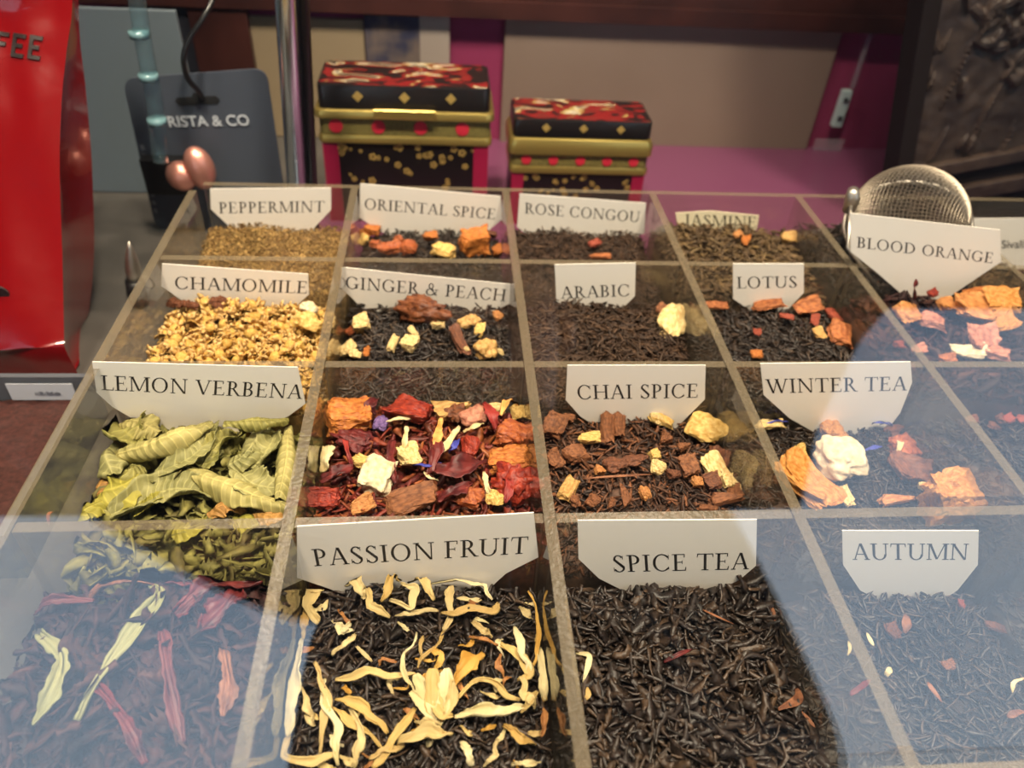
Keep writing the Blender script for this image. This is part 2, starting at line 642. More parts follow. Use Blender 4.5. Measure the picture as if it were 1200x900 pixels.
h = TH / 2
b = MB()
b.box((VX[0] - h, HY[4] - h, -DEPTH - 0.004), (VX[6] + h, HY[0] + h, -DEPTH))
b.build('base', [M['acrylic']], tray)
sheet('outer_wall', (VX[0] - h, HY[4] + h, -DEPTH), (VX[0] + h, HY[0] - 0.009, 0), ends=(3,))
sheet('outer_wall', (VX[6] - h, HY[4] + h, -DEPTH), (VX[6] + h, HY[0] - h, 0))
sheet('outer_wall', (VX[0] - h + 0.006, HY[0] - h, -DEPTH), (VX[6] + h, HY[0] + h, 0))
sheet('outer_wall', (VX[0] - h, HY[4] - h, -DEPTH), (VX[6] + h, HY[4] + h, 0))
for k in range(1, 6):
    sheet('divider', (VX[k] - h, HY[4] + h, -DEPTH), (VX[k] + h, HY[0] - h, 0))
for r in range(1, 4):
    for c in range(6):
        sheet('divider', (VX[c] + h + 0.0002, HY[r] - h, -DEPTH), (VX[c + 1] - h - 0.0002, HY[r] + h, -0.0004), ends=(2, 4))

# ---------------------------------------------------------------- heaps
ZB = {}
for k, z in {(0, 0): -.0245, (1, 0): -.0270, (2, 0): -.0245, (3, 0): -.0205, (4, 0): -.018, (5, 0): -.046,
             (0, 1): -.0245, (1, 1): -.0260, (2, 1): -.0230, (3, 1): -.0260, (4, 1): -.0190, (5, 1): -.026,
             (0, 2): -.0380, (1, 2): -.0240, (2, 2): -.0315, (3, 2): -.0375, (4, 2): -.034, (5, 2): -.034,
             (0, 3): -.0380, (1, 3): -.0350, (2, 3): -.0390, (3, 3): -.0465, (4, 3): -.045, (5, 3): -.045}.items():
    ZB[k] = z


def heap(cr_, x, y):
    """Height of the heap surface in compartment (col, row)."""
    c, r = cr_
    u = (x - VX[c]) / (VX[c + 1] - VX[c])
    v = (y - HY[r + 1]) / (HY[r] - HY[r + 1])
    s = 1.7 * c + 2.3 * r
    bump = 0.0016 * np.sin(7 * u + s) * np.cos(6 * v - s) + 0.0009 * np.sin(15 * u - 2 * s + 9 * v)
    edge = 0.0035 * (np.abs(2 * u - 1) ** 4) + 0.002 * ((1 - v) ** 4)
    return ZB[cr_] + bump - edge - 0.004 * (1 - v)


def on_heap(x, y, cr_, lift=0.0):
    """Where the line of sight through a picture point meets the heap in that compartment."""
    z = ZB[cr_]
    for _ in range(6):
        p = at_z(x, y, z + lift)
        z = float(heap(cr_, min(max(p[0], VX[cr_[0]]), VX[cr_[0] + 1]), min(max(p[1], HY[cr_[1] + 1]), HY[cr_[1]])))
    p = at_z(x, y, z + lift)
    c, r = cr_
    e = TH / 2 + 0.0015
    p[0] = min(max(p[0], VX[c] + e), VX[c + 1] - e)
    p[1] = min(max(p[1], HY[r + 1] + e), HY[r] - e)
    return p


def cell_bounds(cr_, e=0.0004):
    c, r = cr_
    return VX[c] + TH / 2 + e, VX[c + 1] - TH / 2 - e, HY[r + 1] + TH / 2 + e, HY[r] - TH / 2 - e


def strands(cr_, n, L, W, T, zr, seed, curv=60.0, tilt=0.35, K=6, rough=0.25):
    """n loose twisted leaf strands lying on the heap of compartment cr_: vertices and quads."""
    g = np.random.default_rng(seed)
    x0, x1, y0, y1 = cell_bounds(cr_)
    px = g.uniform(x0 + .0005, x1 - .0005, n)
    py = g.uniform(y0 + .0005, y1 - .0005, n)
    pz = heap(cr_, px, py) + g.uniform(zr[0], zr[1], n)
    ln = L[0] + (L[1] - L[0]) * g.random(n) ** 1.6
    wd = W[0] + (W[1] - W[0]) * g.random(n) ** 1.4
    tk = T[0] + (T[1] - T[0]) * g.random(n)
    yaw = g.uniform(0, 2 * np.pi, n)
    pit = g.normal(0, tilt, n)
    kap = g.normal(0, curv, n)
    kz = g.normal(0, curv * 0.5, n)
    tw0 = g.normal(0, 0.9, n)
    tw1 = g.normal(0, 1.6, n)
    V = np.zeros((n, K, 4, 3))
    ds = ln / (K - 1)
    cx, cy, cz = px.copy(), py.copy(), pz.copy()
    pos = np.zeros((n, K, 3))
    dirs = np.zeros((n, K, 3))
    for k in range(K):
        a = yaw + kap * ds * (k - (K - 1) / 2)
        q = np.clip(pit - kz * ds * (k - (K - 1) / 2), -1.3, 1.3)
        d = np.stack([np.cos(a) * np.cos(q), np.sin(a) * np.cos(q), np.sin(q)], 1)
        dirs[:, k] = d
        pos[:, k] = np.stack([cx, cy, cz], 1)
        cx, cy, cz = cx + d[:, 0] * ds, cy + d[:, 1] * ds, cz + d[:, 2] * ds
    mid = pos.mean(1) - np.stack([px, py, pz], 1)
    pos -= mid[:, None]
    up = np.array([0, 0, 1.0])
    for k in range(K):
        d = dirs[:, k]
        side = np.cross(d, up)
        side /= np.linalg.norm(side, axis=1)[:, None] + 1e-9
        nn = np.cross(side, d)
        a = tw0 + tw1 * (k / (K - 1) - .5)
        s2 = side * np.cos(a)[:, None] + nn * np.sin(a)[:, None]
        n2 = -side * np.sin(a)[:, None] + nn * np.cos(a)[:, None]
        tpr = 0.28 + 0.72 * np.sin(np.pi * (0.08 + 0.84 * k / (K - 1)))
        ww = (wd * tpr * (1 + g.normal(0, rough, n)) / 2)[:, None]
        tt = (tk * (0.5 + 0.5 * tpr) / 2)[:, None]
        V[:, k, 0] = pos[:, k] + s2 * ww
        V[:, k, 1] = pos[:, k] + n2 * tt
        V[:, k, 2] = pos[:, k] - s2 * ww
        V[:, k, 3] = pos[:, k] - n2 * tt
    V = V.reshape(-1, 3)
    V[:, 0] = np.clip(V[:, 0], x0, x1)
    V[:, 1] = np.clip(V[:, 1], y0, y1)
    V[:, 2] = np.maximum(V[:, 2], -DEPTH + 0.001)
    F = []
    base = np.arange(n) * K * 4
    for k in range(K - 1):
        for j in range(4):
            F.append(np.stack([base + k * 4 + j, base + k * 4 + (j + 1) % 4, base + (k + 1) * 4 + (j + 1) % 4, base + (k + 1) * 4 + j], 1))
    F.append(np.stack([base + 3, base + 2, base + 1, base], 1))
    e = base + (K - 1) * 4
    F.append(np.stack([e, e + 1, e + 2, e + 3], 1))
    return V, np.concatenate(F)


def bulk(cr_, drop=0.003, N=24):
    """The solid body of the heap below its loose surface."""
    x0, x1, y0, y1 = cell_bounds(cr_, 0.0006)
    xs, ys = np.linspace(x0, x1, N), np.linspace(y0, y1, N)
    X, Y = np.meshgrid(xs, ys)
    Z = heap(cr_, X, Y) - drop
    top_ = np.stack([X, Y, Z], -1).reshape(-1, 3)
    bot = top_.copy()
    bot[:, 2] = -DEPTH + 0.0006
    V = np.vstack([top_, bot])
    F = []
    n2 = N * N
    for j in range(N - 1):
        for i in range(N - 1):
            a = j * N + i
            F.append((a, a + 1, a + N + 1, a + N))
            F.append((n2 + a, n2 + a + N, n2 + a + N + 1, n2 + a + 1))
    for i in range(N - 1):
        for a, bq in ((i, i + 1), ((N - 1) * N + i + 1, (N - 1) * N + i), ((i + 1) * N, i * N), (i * N + N - 1, (i + 1) * N + N - 1)):
            F.append((bq, a, n2 + a, n2 + bq))
    return V, np.array(F)


def tea_heap(cr_, name, label, cat, mat, layers, mats2=None):
    V, F = bulk(cr_)
    Vs, Fs, mi = [V], [F], [np.zeros(len(F), int)]
    off = len(V)
    for i, ly in enumerate(layers):
        v, f = strands(cr_, seed=hash((cr_, i)) % 1000 + 13 * i + 7 * cr_[0] + 101 * cr_[1], **{k: q for k, q in ly.items() if k != 'mi'})
        Vs.append(v)
        Fs.append(f + off)
        mi.append(np.full(len(f), ly.get('mi', 0)))
        off += len(v)
    c, r = cr_
    org = ((VX[c] + VX[c + 1]) / 2, (HY[r] + HY[r + 1]) / 2, -DEPTH + 0.0006)
    o = mk(name, np.vstack(Vs), np.vstack(Fs), [mat] + (mats2 or []), None, False, np.concatenate(mi), org)
    tag(o, label, cat, kind='stuff')
    return o


def LY(n, L, W, T, z, **k):
    d = dict(n=n, L=L, W=W, T=T, zr=z)
    d.update(k)
    return d


mm = 0.001
fine = lambda n: LY(n, (3 * mm, 8 * mm), (.5 * mm, 1.2 * mm), (.4 * mm, .8 * mm), (-.0025, .0012), tilt=.4, K=5)
crumb = lambda n: LY(n, (1.2 * mm, 2.6 * mm), (.7 * mm, 1.5 * mm), (.4 * mm, .9 * mm), (-.0022, .0008), K=4, tilt=.5)
tea_heap((0, 0), 'peppermint', 'golden brown crumbled peppermint behind the PEPPERMINT card\'s heap top in the back corner compartment', 'herbal tea', M['peppermint'], [crumb(6500)])
tea_heap((1, 0), 'oriental_spice_tea', 'dark tea with orange cubes in front of the ORIENTAL SPICE card', 'tea', M['tea'], [fine(2200)])
tea_heap((2, 0), 'rose_congou_tea', 'brown black tea in front of the ROSE CONGOU card', 'tea', M['tea_brown'], [fine(2600)])
tea_heap((3, 0), 'jasmine_tea', 'olive brown tea half burying its cream card in the back row', 'tea', M['tea_olive'], [LY(1700, (5 * mm, 12 * mm), (1.2 * mm, 2.6 * mm), (.6 * mm, 1.2 * mm), (-.003, .002), tilt=.35)])
tea_heap((4, 0), 'black_tea', 'dark tea in the back row compartment behind the mesh tea ball', 'tea', M['tea'], [LY(1500, (5 * mm, 11 * mm), (1 * mm, 2 * mm), (.6 * mm, 1.2 * mm), (-.003, .002))])
tea_heap((5, 0), 'green_tea', 'dull dark tea under the Sivali card at the right edge of the picture', 'tea', M['tea_olive'], [LY(1400, (5 * mm, 11 * mm), (1 * mm, 2 * mm), (.6 * mm, 1.2 * mm), (-.003, .002))])
tea_heap((0, 1), 'chamomile_bits', 'loose golden bits under the chamomile flowers', 'herbal tea', M['chamobits'], [crumb(4000)])
tea_heap((1, 1), 'ginger_peach_tea', 'black tea with pale ginger cubes in front of the GINGER & PEACH card', 'tea', M['tea'], [LY(1900, (5 * mm, 11 * mm), (.8 * mm, 1.8 * mm), (.5 * mm, 1.1 * mm), (-.003, .0018), tilt=.4)])
tea_heap((2, 1), 'arabic_tea', 'brown black tea in front of the ARABIC card', 'tea', M['tea_brown'], [LY(2400, (4 * mm, 9 * mm), (.8 * mm, 1.6 * mm), (.5 * mm, 1 * mm), (-.003, .0012), tilt=.3)])
tea_heap((3, 1), 'lotus_tea', 'black tea with a few orange petals in front of the LOTUS card', 'tea', M['tea'], [LY(2300, (4 * mm, 9 * mm), (.8 * mm, 1.6 * mm), (.5 * mm, 1 * mm), (-.003, .0012), tilt=.3)])
tea_heap((4, 1), 'blood_orange_tea', 'dark purple brown fruit tea under the BLOOD ORANGE card', 'tea', M['hibiscus'], [LY(900, (7 * mm, 16 * mm), (2 * mm, 5 * mm), (.6 * mm, 1.4 * mm), (-.004, .002))])
tea_heap((5, 1), 'black_tea', 'dark tea at the picture edge right of the blood orange peel', 'tea', M['tea'], [LY(1300, (5 * mm, 11 * mm), (1 * mm, 2 * mm), (.6 * mm, 1.2 * mm), (-.003, .002))])
tea_heap((0, 2), 'verbena_bits', 'broken green leaf bits under the rolled lemon verbena leaves', 'herbal tea', M['verbena_crumbs'], [LY(500, (8 * mm, 20 * mm), (4 * mm, 8 * mm), (.5 * mm, 1 * mm), (-.004, .005), tilt=.4)])
tea_heap((1, 2), 'fruit_tea', 'red and orange shredded fruit mix in the compartment without a card', 'fruit tea', M['fruitbits'], [LY(1000, (5 * mm, 16 * mm), (1.5 * mm, 5 * mm), (.6 * mm, 1.6 * mm), (-.004, .002), tilt=.4)])
tea_heap((2, 2), 'chai_tea', 'dark tea mixed with bark chips in front of the CHAI SPICE card', 'tea', M['chaibits'], [LY(2000, (4 * mm, 9 * mm), (.8 * mm, 2.2 * mm), (.5 * mm, 1.1 * mm), (-.003, .0018), tilt=.4)])
tea_heap((3, 2), 'winter_tea', 'black tea with peel pieces in front of the WINTER TEA card', 'tea', M['tea'], [LY(2000, (4 * mm, 10 * mm), (.8 * mm, 1.8 * mm), (.5 * mm, 1.1 * mm), (-.003, .0018), tilt=.4)])
tea_heap((4, 2), 'black_tea', 'dark tea right of the WINTER TEA card\'s compartment', 'tea', M['tea'], [LY(1800, (4 * mm, 10 * mm), (.8 * mm, 1.8 * mm), (.5 * mm, 1.1 * mm), (-.003, .0018))])
tea_heap((0, 3), 'hibiscus', 'dark maroon dried hibiscus at the front below the lemon verbena', 'herbal tea', M['hibiscus'], [LY(700, (14 * mm, 40 * mm), (2.5 * mm, 9 * mm), (.3 * mm, .9 * mm), (-.006, .009), tilt=.4, curv=40, K=16, rough=.42)])
tea_heap((1, 3), 'passion_fruit_tea', 'black tea under pale yellow petals in front of the PASSION FRUIT card', 'tea', M['tea'], [LY(1500, (6 * mm, 15 * mm), (1.2 * mm, 3.2 * mm), (.6 * mm, 1.3 * mm), (-.0035, .002), tilt=.38, curv=70, K=8, rough=.32)])
tea_heap((2, 3), 'spice_tea', 'curled black tea leaves in front of the SPICE TEA card', 'tea', M['tea'], [LY(1300, (8 * mm, 20 * mm), (2.2 * mm, 5.4 * mm), (.5 * mm, 1.4 * mm), (-.004, .003), tilt=.38, curv=80, K=10, rough=.34), LY(900, (4 * mm, 10 * mm), (1.2 * mm, 2.6 * mm), (.6 * mm, 1.2 * mm), (-.002, .003), tilt=.45, curv=60, K=6, rough=.3)])
tea_heap((3, 3), 'autumn_tea', 'black tea in front of the AUTUMN card behind bluish reflections', 'tea', M['tea'], [LY(2000, (5 * mm, 12 * mm), (.9 * mm, 2.0 * mm), (.6 * mm, 1.2 * mm), (-.0035, .0018), tilt=.33)])
tea_heap((4, 3), 'black_tea', 'dark tea in the front compartment right of the AUTUMN card', 'tea', M['tea'], [LY(1500, (5 * mm, 12 * mm), (.9 * mm, 2.0 * mm), (.6 * mm, 1.2 * mm), (-.0035, .0018), tilt=.33)])

# ---------------------------------------------------------------- serif lettering
TK, TN, SH = 0.135, 0.062, 0.05


def g_rect(x0, y0, x1, y1):
    return [(x0, y0), (x1, y0), (x1, y1), (x0, y1)]


def g_stem(x, y0=0.0, y1=1.0, wdt=TK, serif=(1, 1), hs=0.14):
    out = [g_rect(x - wdt / 2, y0, x + wdt / 2, y1)]
    if serif[0]:
        out.append(g_rect(x - wdt / 2 - hs * .75, y0, x + wdt / 2 + hs * .75, y0 + SH))
    if serif[1]:
        out.append(g_rect(x - wdt / 2 - hs * .75, y1 - SH, x + wdt / 2 + hs * .75, y1))
    return out


def g_diag(x0, y0, x1, y1, wdt):
    return [[(x0 - wdt / 2, y0), (x0 + wdt / 2, y0), (x1 + wdt / 2, y1), (x1 - wdt / 2, y1)]]


def g_arc(cx, cy, rx, ry, a0, a1, wmax=TK, wmin=TN, n=22):
    out = []
    for i in range(n):
        q = []
        for a, sg in ((a0 + (a1 - a0) * i / n, 1), (a0 + (a1 - a0) * (i + 1) / n, 1), (a0 + (a1 - a0) * (i + 1) / n, -1), (a0 + (a1 - a0) * i / n, -1)):
            ar = math.radians(a)
            wd = wmin + (wmax - wmin) * abs(math.cos(ar)) ** 1.5
            k = 0.0 if sg > 0 else wd
            q.append((cx + (rx - k) * math.cos(ar), cy + (ry - k * (0.9)) * math.sin(ar)))
        out.append(q if a1 < a0 else q[::-1])
    return out


def glyph(ch):
    """Advance width and convex polygons of a serif capital, cap height 1."""
    P = []
    if ch == 'A':
        P += g_diag(.08, 0, .40, 1, TN) + g_diag(.74, 0, .42, 1, TK) + [g_rect(.2, .32, .62, .32 + SH)]
        P += [g_rect(-.03, 0, .2, SH), g_rect(.58, 0, .87, SH)]
        return .84, P
    if ch == 'B':
        P += g_stem(.16) + g_arc(.3, .735, .27, .265, 90, -90) + g_arc(.3, .27, .32, .27, 90, -90)
        P += [g_rect(.16, 1 - SH, .32, 1), g_rect(.16, .48, .32, .48 + SH), g_rect(.16, 0, .32, SH)]
        return .68, P
    if ch in 'CG':
        P += g_arc(.46, .5, .44, .52, 42, 318, n=34)
        P += [[(.74, .70), (.79, .70), (.79, .97), (.76, .97)]]
        if ch == 'C':
            P += [[(.74, .28), (.79, .24), (.80, .10), (.76, .10)]]
            return .86, P
        P += g_stem(.76, .06, .42, TK, (0, 1))
        return .94, P
    if ch == 'D':
        P += g_stem(.16) + g_arc(.32, .5, .52, .5, 90, -90, n=30) + [g_rect(.16, 1 - SH, .34, 1), g_rect(.16, 0, .34, SH)]
        return .92, P
    if ch in 'EFL':
        P += g_stem(.16)
        if ch in 'EF':
            P += [g_rect(.16, 1 - SH, .60, 1), [(.54, .80), (.60, .80), (.60, 1), (.57, 1)], g_rect(.16, .49, .48, .49 + SH), g_rect(.455, .41, .485, .62)]
        if ch in 'EL':
            P += [g_rect(.16, 0, .62, SH), [(.58, 0), (.64, 0), (.67, .22), (.63, .22)]]
        return (.70 if ch == 'E' else .64), P
    if ch == 'H':
        return .96, g_stem(.16) + g_stem(.78) + [g_rect(.16, .48, .78, .48 + SH)]
    if ch == 'I':
        return .36, g_stem(.17)
    if ch == 'J':
        return .36, g_stem(.18, -.1, 1, TK, (0, 1)) + g_arc(.02, -.08, .22, .2, 0, -100, TK, TN, 10)
    if ch == 'M':
        P += g_stem(.12, wdt=TN) + g_stem(.98) + g_diag(.16, 1, .53, .04, TK * .95) + g_diag(.94, 1, .54, .04, TN)
        return 1.12, P
    if ch == 'N':
        P += g_stem(.14, wdt=TN) + g_stem(.82, wdt=TN, serif=(0, 1)) + g_diag(.14, 1, .80, 0, TK)
        return .96, P
    if ch == 'O':
        return .96, g_arc(.47, .5, .45, .52, 0, 360, n=44)
    if ch == 'P':
        P += g_stem(.16) + g_arc(.28, .72, .31, .28, 90, -90) + [g_rect(.16, 1 - SH, .3, 1), g_rect(.16, .44, .3, .44 + SH)]
        return .64, P
    if ch == 'R':
        P += g_stem(.16) + g_arc(.28, .735, .29, .265, 90, -90) + [g_rect(.16, 1 - SH, .3, 1), g_rect(.16, .47, .34, .47 + SH)]
        P += g_diag(.36, .5, .70, 0, TK) + [g_rect(.62, 0, .84, SH)]
        return .78, P
    if ch == 'S':
        P += g_arc(.29, .745, .24, .265, 30, 200, TK * .8, TN, 18) + g_arc(.30, .25, .27, .265, -160, 30, TK * .8, TN, 20)
        P += [[(.07, .68), (.16, .76), (.56, .34), (.47, .22)]]
        P += [[(.47, .76), (.51, .76), (.51, .97), (.48, .97)], [(.04, .03), (.07, .03), (.08, .28), (.04, .28)]]
        return .60, P
    if ch == 'T':
        P += g_stem(.40, serif=(1, 0)) + [g_rect(.02, 1 - SH, .78, 1), [(.0, .78), (.03, .78), (.08, 1), (.02, 1)], [(.77, .78), (.80, .78), (.78, 1), (.72, 1)]]
        return .80, P
    if ch == 'U':
        P += g_stem(.15, .34, 1, TK, (0, 1)) + g_stem(.76, .34, 1, TN, (0, 1)) + g_arc(.44, .34, .355, .36, 180, 360, TK * .9, TN, 20)
        return .90, P
    if ch == 'V':
        P += g_diag(.10, 1, .44, 0, TK) + g_diag(.76, 1, .44, 0, TN) + [g_rect(-.04, 1 - SH, .25, 1), g_rect(.64, 1 - SH, .88, 1)]
        return .86, P
    if ch == 'W':
        P += g_diag(.10, 1, .38, 0, TK) + g_diag(.66, 1, .38, 0, TN) + g_diag(.62, 1, .88, 0, TK) + g_diag(1.18, 1, .88, 0, TN)
        P += [g_rect(-.04, 1 - SH, .25, 1), g_rect(.5, 1 - SH, .76, 1), g_rect(1.08, 1 - SH, 1.30, 1)]
        return 1.28, P
    if ch == '&':
        P += g_arc(.36, .76, .19, .25, 0, 360, TK * .7, TN, 20) + g_arc(.34, .27, .33, .29, 40, 330, TK * .9, TN, 26)
        P += g_diag(.30, .62, .80, 0, TK * .8) + g_arc(.45, .30, .33, .33, -60, 30, TN, TN, 10) + [g_rect(.66, .46, .92, .46 + SH)]
        return .95, P
    return .38, P


def lettering(text, origin, ux, capvec, width, parent, mat=None, name='lettering', thick=0.00006):
    """Serif capitals laid along ux from origin, filling the given width."""
    adv, polys = 0.0, []
    gap = 0.10
    for ch in text:
        a, P = glyph(ch)
        polys += [[(x + adv, y) for x, y in q] for q in P]
        adv += a + (gap if ch != ' ' else 0)
    adv -= gap
    cap = Vector(capvec)
    ux = Vector(ux)
    sx = width / adv
    bb = MB()
    nrm = ux.cross(cap).normalized()
    for q in polys:
        pts = [Vector(origin) + ux * (x * sx) + cap * y for x, y in q]
        a = (pts[1] - pts[0]).cross(pts[2] - pts[0])
        if a.dot(nrm) < 0:
            pts = pts[::-1]
        n = len(pts)
        top_ = [pp + nrm * thick for pp in pts]
        bb.add(top_ + pts, [tuple(range(n))] + [(k, k + n, (k + 1) % n + n, (k + 1) % n) for k in range(n)])
    return bb.build(name, mat or M['ink'], parent)


# ---------------------------------------------------------------- cards
def card(name, row, poly, text, base, cap_px, label, mat=None, yoff=0.0032, bend=0.0, thick=0.0004):
    """A printed card standing against the wall behind its compartment; poly and base are picture points on that plane."""
    Y = HY[row] - TH / 2 - yoff + 0.0018
    W = [at_y(x, y, Y) for x, y in poly]
    cx = sum(q[0] for q in W) / len(W)
    zl = min(q[2] for q in W)
    root = empty(name, (cx, Y, zl))
    tag(root, label, 'card', 'printed tea name cards')
    bb = MB()
    bb.prism([(q[0], q[2]) for q in W], thick, (0, Y, 0), (1, 0, 0), (0, 0, 1))
    # prism's front normal is ux x uy = -Y, towards the viewer
    sheet_ = bb.build('paper', mat or M['card'], root)
    a, c = at_y(*base[0], Y), at_y(*base[1], Y)
    ux = Vector((c[0] - a[0], 0, c[2] - a[2]))
    wdt = ux.length
    ux.normalize()
    cap = cap_px / ppm(a)
    up = Vector((-ux.z, 0, ux.x))
    # the picture foreshortens upright lengths: measure the letter height along the card
    t0 = at_y(base[0][0], base[0][1] - cap_px, Y)
    cap = math.hypot(t0[0] - a[0], t0[2] - a[2])
    bx, by = base[1][0] - base[0][0], base[1][1] - base[0][1]
    bl = math.hypot(bx, by)
    mx_, my_ = (base[0][0] + base[1][0]) / 2, (base[0][1] + base[1][1]) / 2
    m0, m1 = at_y(mx_, my_, Y), at_y(mx_ + by / bl * cap_px, my_ - bx / bl * cap_px, Y)
    lettering(text, Vector(a) + Vector((0, 0.00002, 0)), ux, Vector((m1[0] - m0[0], 0, m1[2] - m0[2])), wdt, root)
    return root


card('name_card', 0, [(246, 221), (247, 245), (267, 264), (270, 275), (366, 275), (369, 266), (388, 246), (388, 220)][::1], 'PEPPERMINT', [(257, 250), (380, 248.5)], 13, 'white card printed PEPPERMINT standing in the brown crumbs')
card('name_card', 0, [(422, 215), (421, 255), (446, 271), (470, 282), (550, 284), (566, 276), (588, 257), (587, 230)], 'ORIENTAL SPICE', [(427, 245), (580, 257)], 12.5, 'white card printed ORIENTAL SPICE behind the orange cubes')
card('name_card', 0, [(609, 227), (606, 266), (620, 277), (735, 284), (755, 273), (757, 238)], 'ROSE CONGOU', [(615, 250), (749, 260.5)], 12.5, 'white card printed ROSE CONGOU in the back row')
card('name_card', 0, [(791.5, 249.5), (795, 268), (815, 282), (872, 282), (887, 268), (889.5, 252.5), (833, 247)], 'JASMINE', [(803, 264), (886, 267)], 13, 'cream card half buried in the olive brown tea of the back row', M['card_old'])
card('name_card', 1, [(190, 309), (189, 335), (213, 352), (235, 366), (335, 370), (362, 345), (361, 321)], 'CHAMOMILE', [(205, 338.5), (360, 344)], 14.5, 'white card printed CHAMOMILE behind the golden flowers')
card('name_card', 1, [(400, 313), (400, 337), (425, 362), (440, 371), (560, 374), (597, 356), (598, 333)], 'GINGER & PEACH', [(405, 338), (592, 353)], 14, 'white card printed GINGER & PEACH')
card('name_card', 1, [(650, 310), (652, 353), (675, 366), (725, 366), (744, 347), (745, 308)], 'ARABIC', [(658, 350), (738, 347)], 14, 'small white card printed ARABIC')
card('name_card', 1, [(859, 309), (859, 350), (885, 368), (920, 366), (942, 343), (942, 309)], 'LOTUS', [(864, 338), (934, 337)], 13.5, 'small white card printed LOTUS behind two orange petals')
card('name_card', 1, [(996, 249.5), (997, 295), (1027, 319), (1057, 345), (1075, 352), (1110, 350), (1121, 342), (1173, 307), (1172, 269.5)], 'BLOOD ORANGE', [(1004, 290), (1163, 308.5)], 12.5, 'large white card printed BLOOD ORANGE in front of the mesh tea ball')
card('name_card', 2, [(108, 424), (113, 460), (132, 477), (180, 505), (300, 507), (339, 487), (358, 473), (349, 430.5)], 'LEMON VERBENA', [(119.5, 457), (353, 467.5)], 17, 'white card printed LEMON VERBENA behind the green rolled leaves')
card('name_card', 2, [(665, 428), (663, 469), (680, 488), (705, 504), (790, 504), (826, 468), (827, 428)], 'CHAI SPICE', [(677, 468), (818, 466)], 16.5, 'white card printed CHAI SPICE')
card('name_card', 2, [(891, 426), (895, 463), (925, 490), (960, 510), (1035, 510), (1055, 484), (1069, 448), (1067, 424)], 'WINTER TEA', [(899, 461), (1062, 457.5)], 16.5, 'white card printed WINTER TEA')
card('name_card', 3, [(348, 617), (348, 677), (383, 689), (420, 703), (560, 702), (593, 672), (631, 653), (625.5, 601)], 'PASSION FRUIT', [(369, 663.5), (618, 648.5)], 20, 'white card printed PASSION FRUIT behind the pale yellow petals')
card('name_card', 3, [(677, 610), (678, 655), (702, 678), (730, 692), (840, 692), (866, 680), (886, 663), (887, 609)], 'SPICE TEA', [(719, 670.5), (877, 667)], 19.5, 'white card printed SPICE TEA')
card('name_card', 3, [(987, 622), (988, 662), (1008, 692), (1030, 703), (1105, 703), (1122, 692), (1146, 662), (1147, 622)], 'AUTUMN', [(1000, 656), (1134, 656)], 19, 'white card printed AUTUMN behind bluish reflections')


def sans(text, name, loc, ux, uy, width, mat, parent, thick=0.0001, bold=0.0, height=None):
    """Sans-serif lettering from Blender's built-in face, as a mesh."""
    cu = bpy.data.curves.new(name, 'FONT')
    cu.body = text
    cu.size = 1
    cu.offset = bold
    tmp = bpy.data.objects.new(name + '_tmp', cu)
    COL.objects.link(tmp)
    dg = bpy.context.evaluated_depsgraph_get()
    me = bpy.data.meshes.new_from_object(tmp.evaluated_get(dg))
    bpy.data.objects.remove(tmp)
    co = np.array([v.co[:] for v in me.vertices])
    lo_, hi_ = co.min(0), co.max(0)
    s = width / (hi_[0] - lo_[0])
    sy = s if height is None else height / (hi_[1] - lo_[1])
    ux, uy, loc = Vector(ux).normalized(), Vector(uy).normalized(), Vector(loc)
    nn = ux.cross(uy)
    V = [loc + ux * ((x - lo_[0]) * s) + uy * ((y - lo_[1]) * sy) + nn * thick for x, y, z in co]
    F = [tuple(pf.vertices) for pf in me.polygons]
    n = len(V)
    ec = {}
    for f in F:
        for i in range(len(f)):
            ec.setdefault(frozenset((f[i], f[(i + 1) % len(f)])), []).append((f[i], f[(i + 1) % len(f)]))
    V2 = V + [v - nn * thick for v in V]
    F2 = F + [(e[0][1], e[0][0], e[0][0] + n, e[0][1] + n) for e in ec.values() if len(e) == 1]
    bpy.data.meshes.remove(me)
    return mk(name, V2, F2, mat, parent)


# the second kind of card, beyond the tea ball
Ys = HY[0] - TH / 2 - 0.002
poly = [(1129, 256), (1133, 285), (1170, 315), (1290, 315), (1330, 285), (1334, 255)]
Ws = [at_y(x, y, Ys) for x, y in poly]
Ws[0][0] = max(Ws[0][0], VX[5] + 0.004)
Ws[1][0] = max(Ws[1][0], VX[5] + 0.004)
root = empty('name_card', (Ws[0][0], Ys, min(q[2] for q in Ws)))
tag(root, 'white card with small thin printing Sivali at the picture edge', 'card', 'printed tea name cards')
bb = MB()
bb.prism([(q[0], q[2]) for q in Ws], 0.0004, (0, Ys, 0), (1, 0, 0), (0, 0, 1))
bb.build('paper', M['card'], root)
a_, c_ = at_y(1174, 291, Ys), at_y(1199.5, 290.5, Ys)
sans('Sivali', 'lettering', a_ + np.array([0, -0.0001, 0]), (1, 0, (c_[2] - a_[2]) / (c_[0] - a_[0])), at_y(1174, 281, Ys) - a_, float(c_[0] - a_[0]), M['ink'], root, height=float(np.linalg.norm(at_y(1174, 281.5, Ys) - a_)))


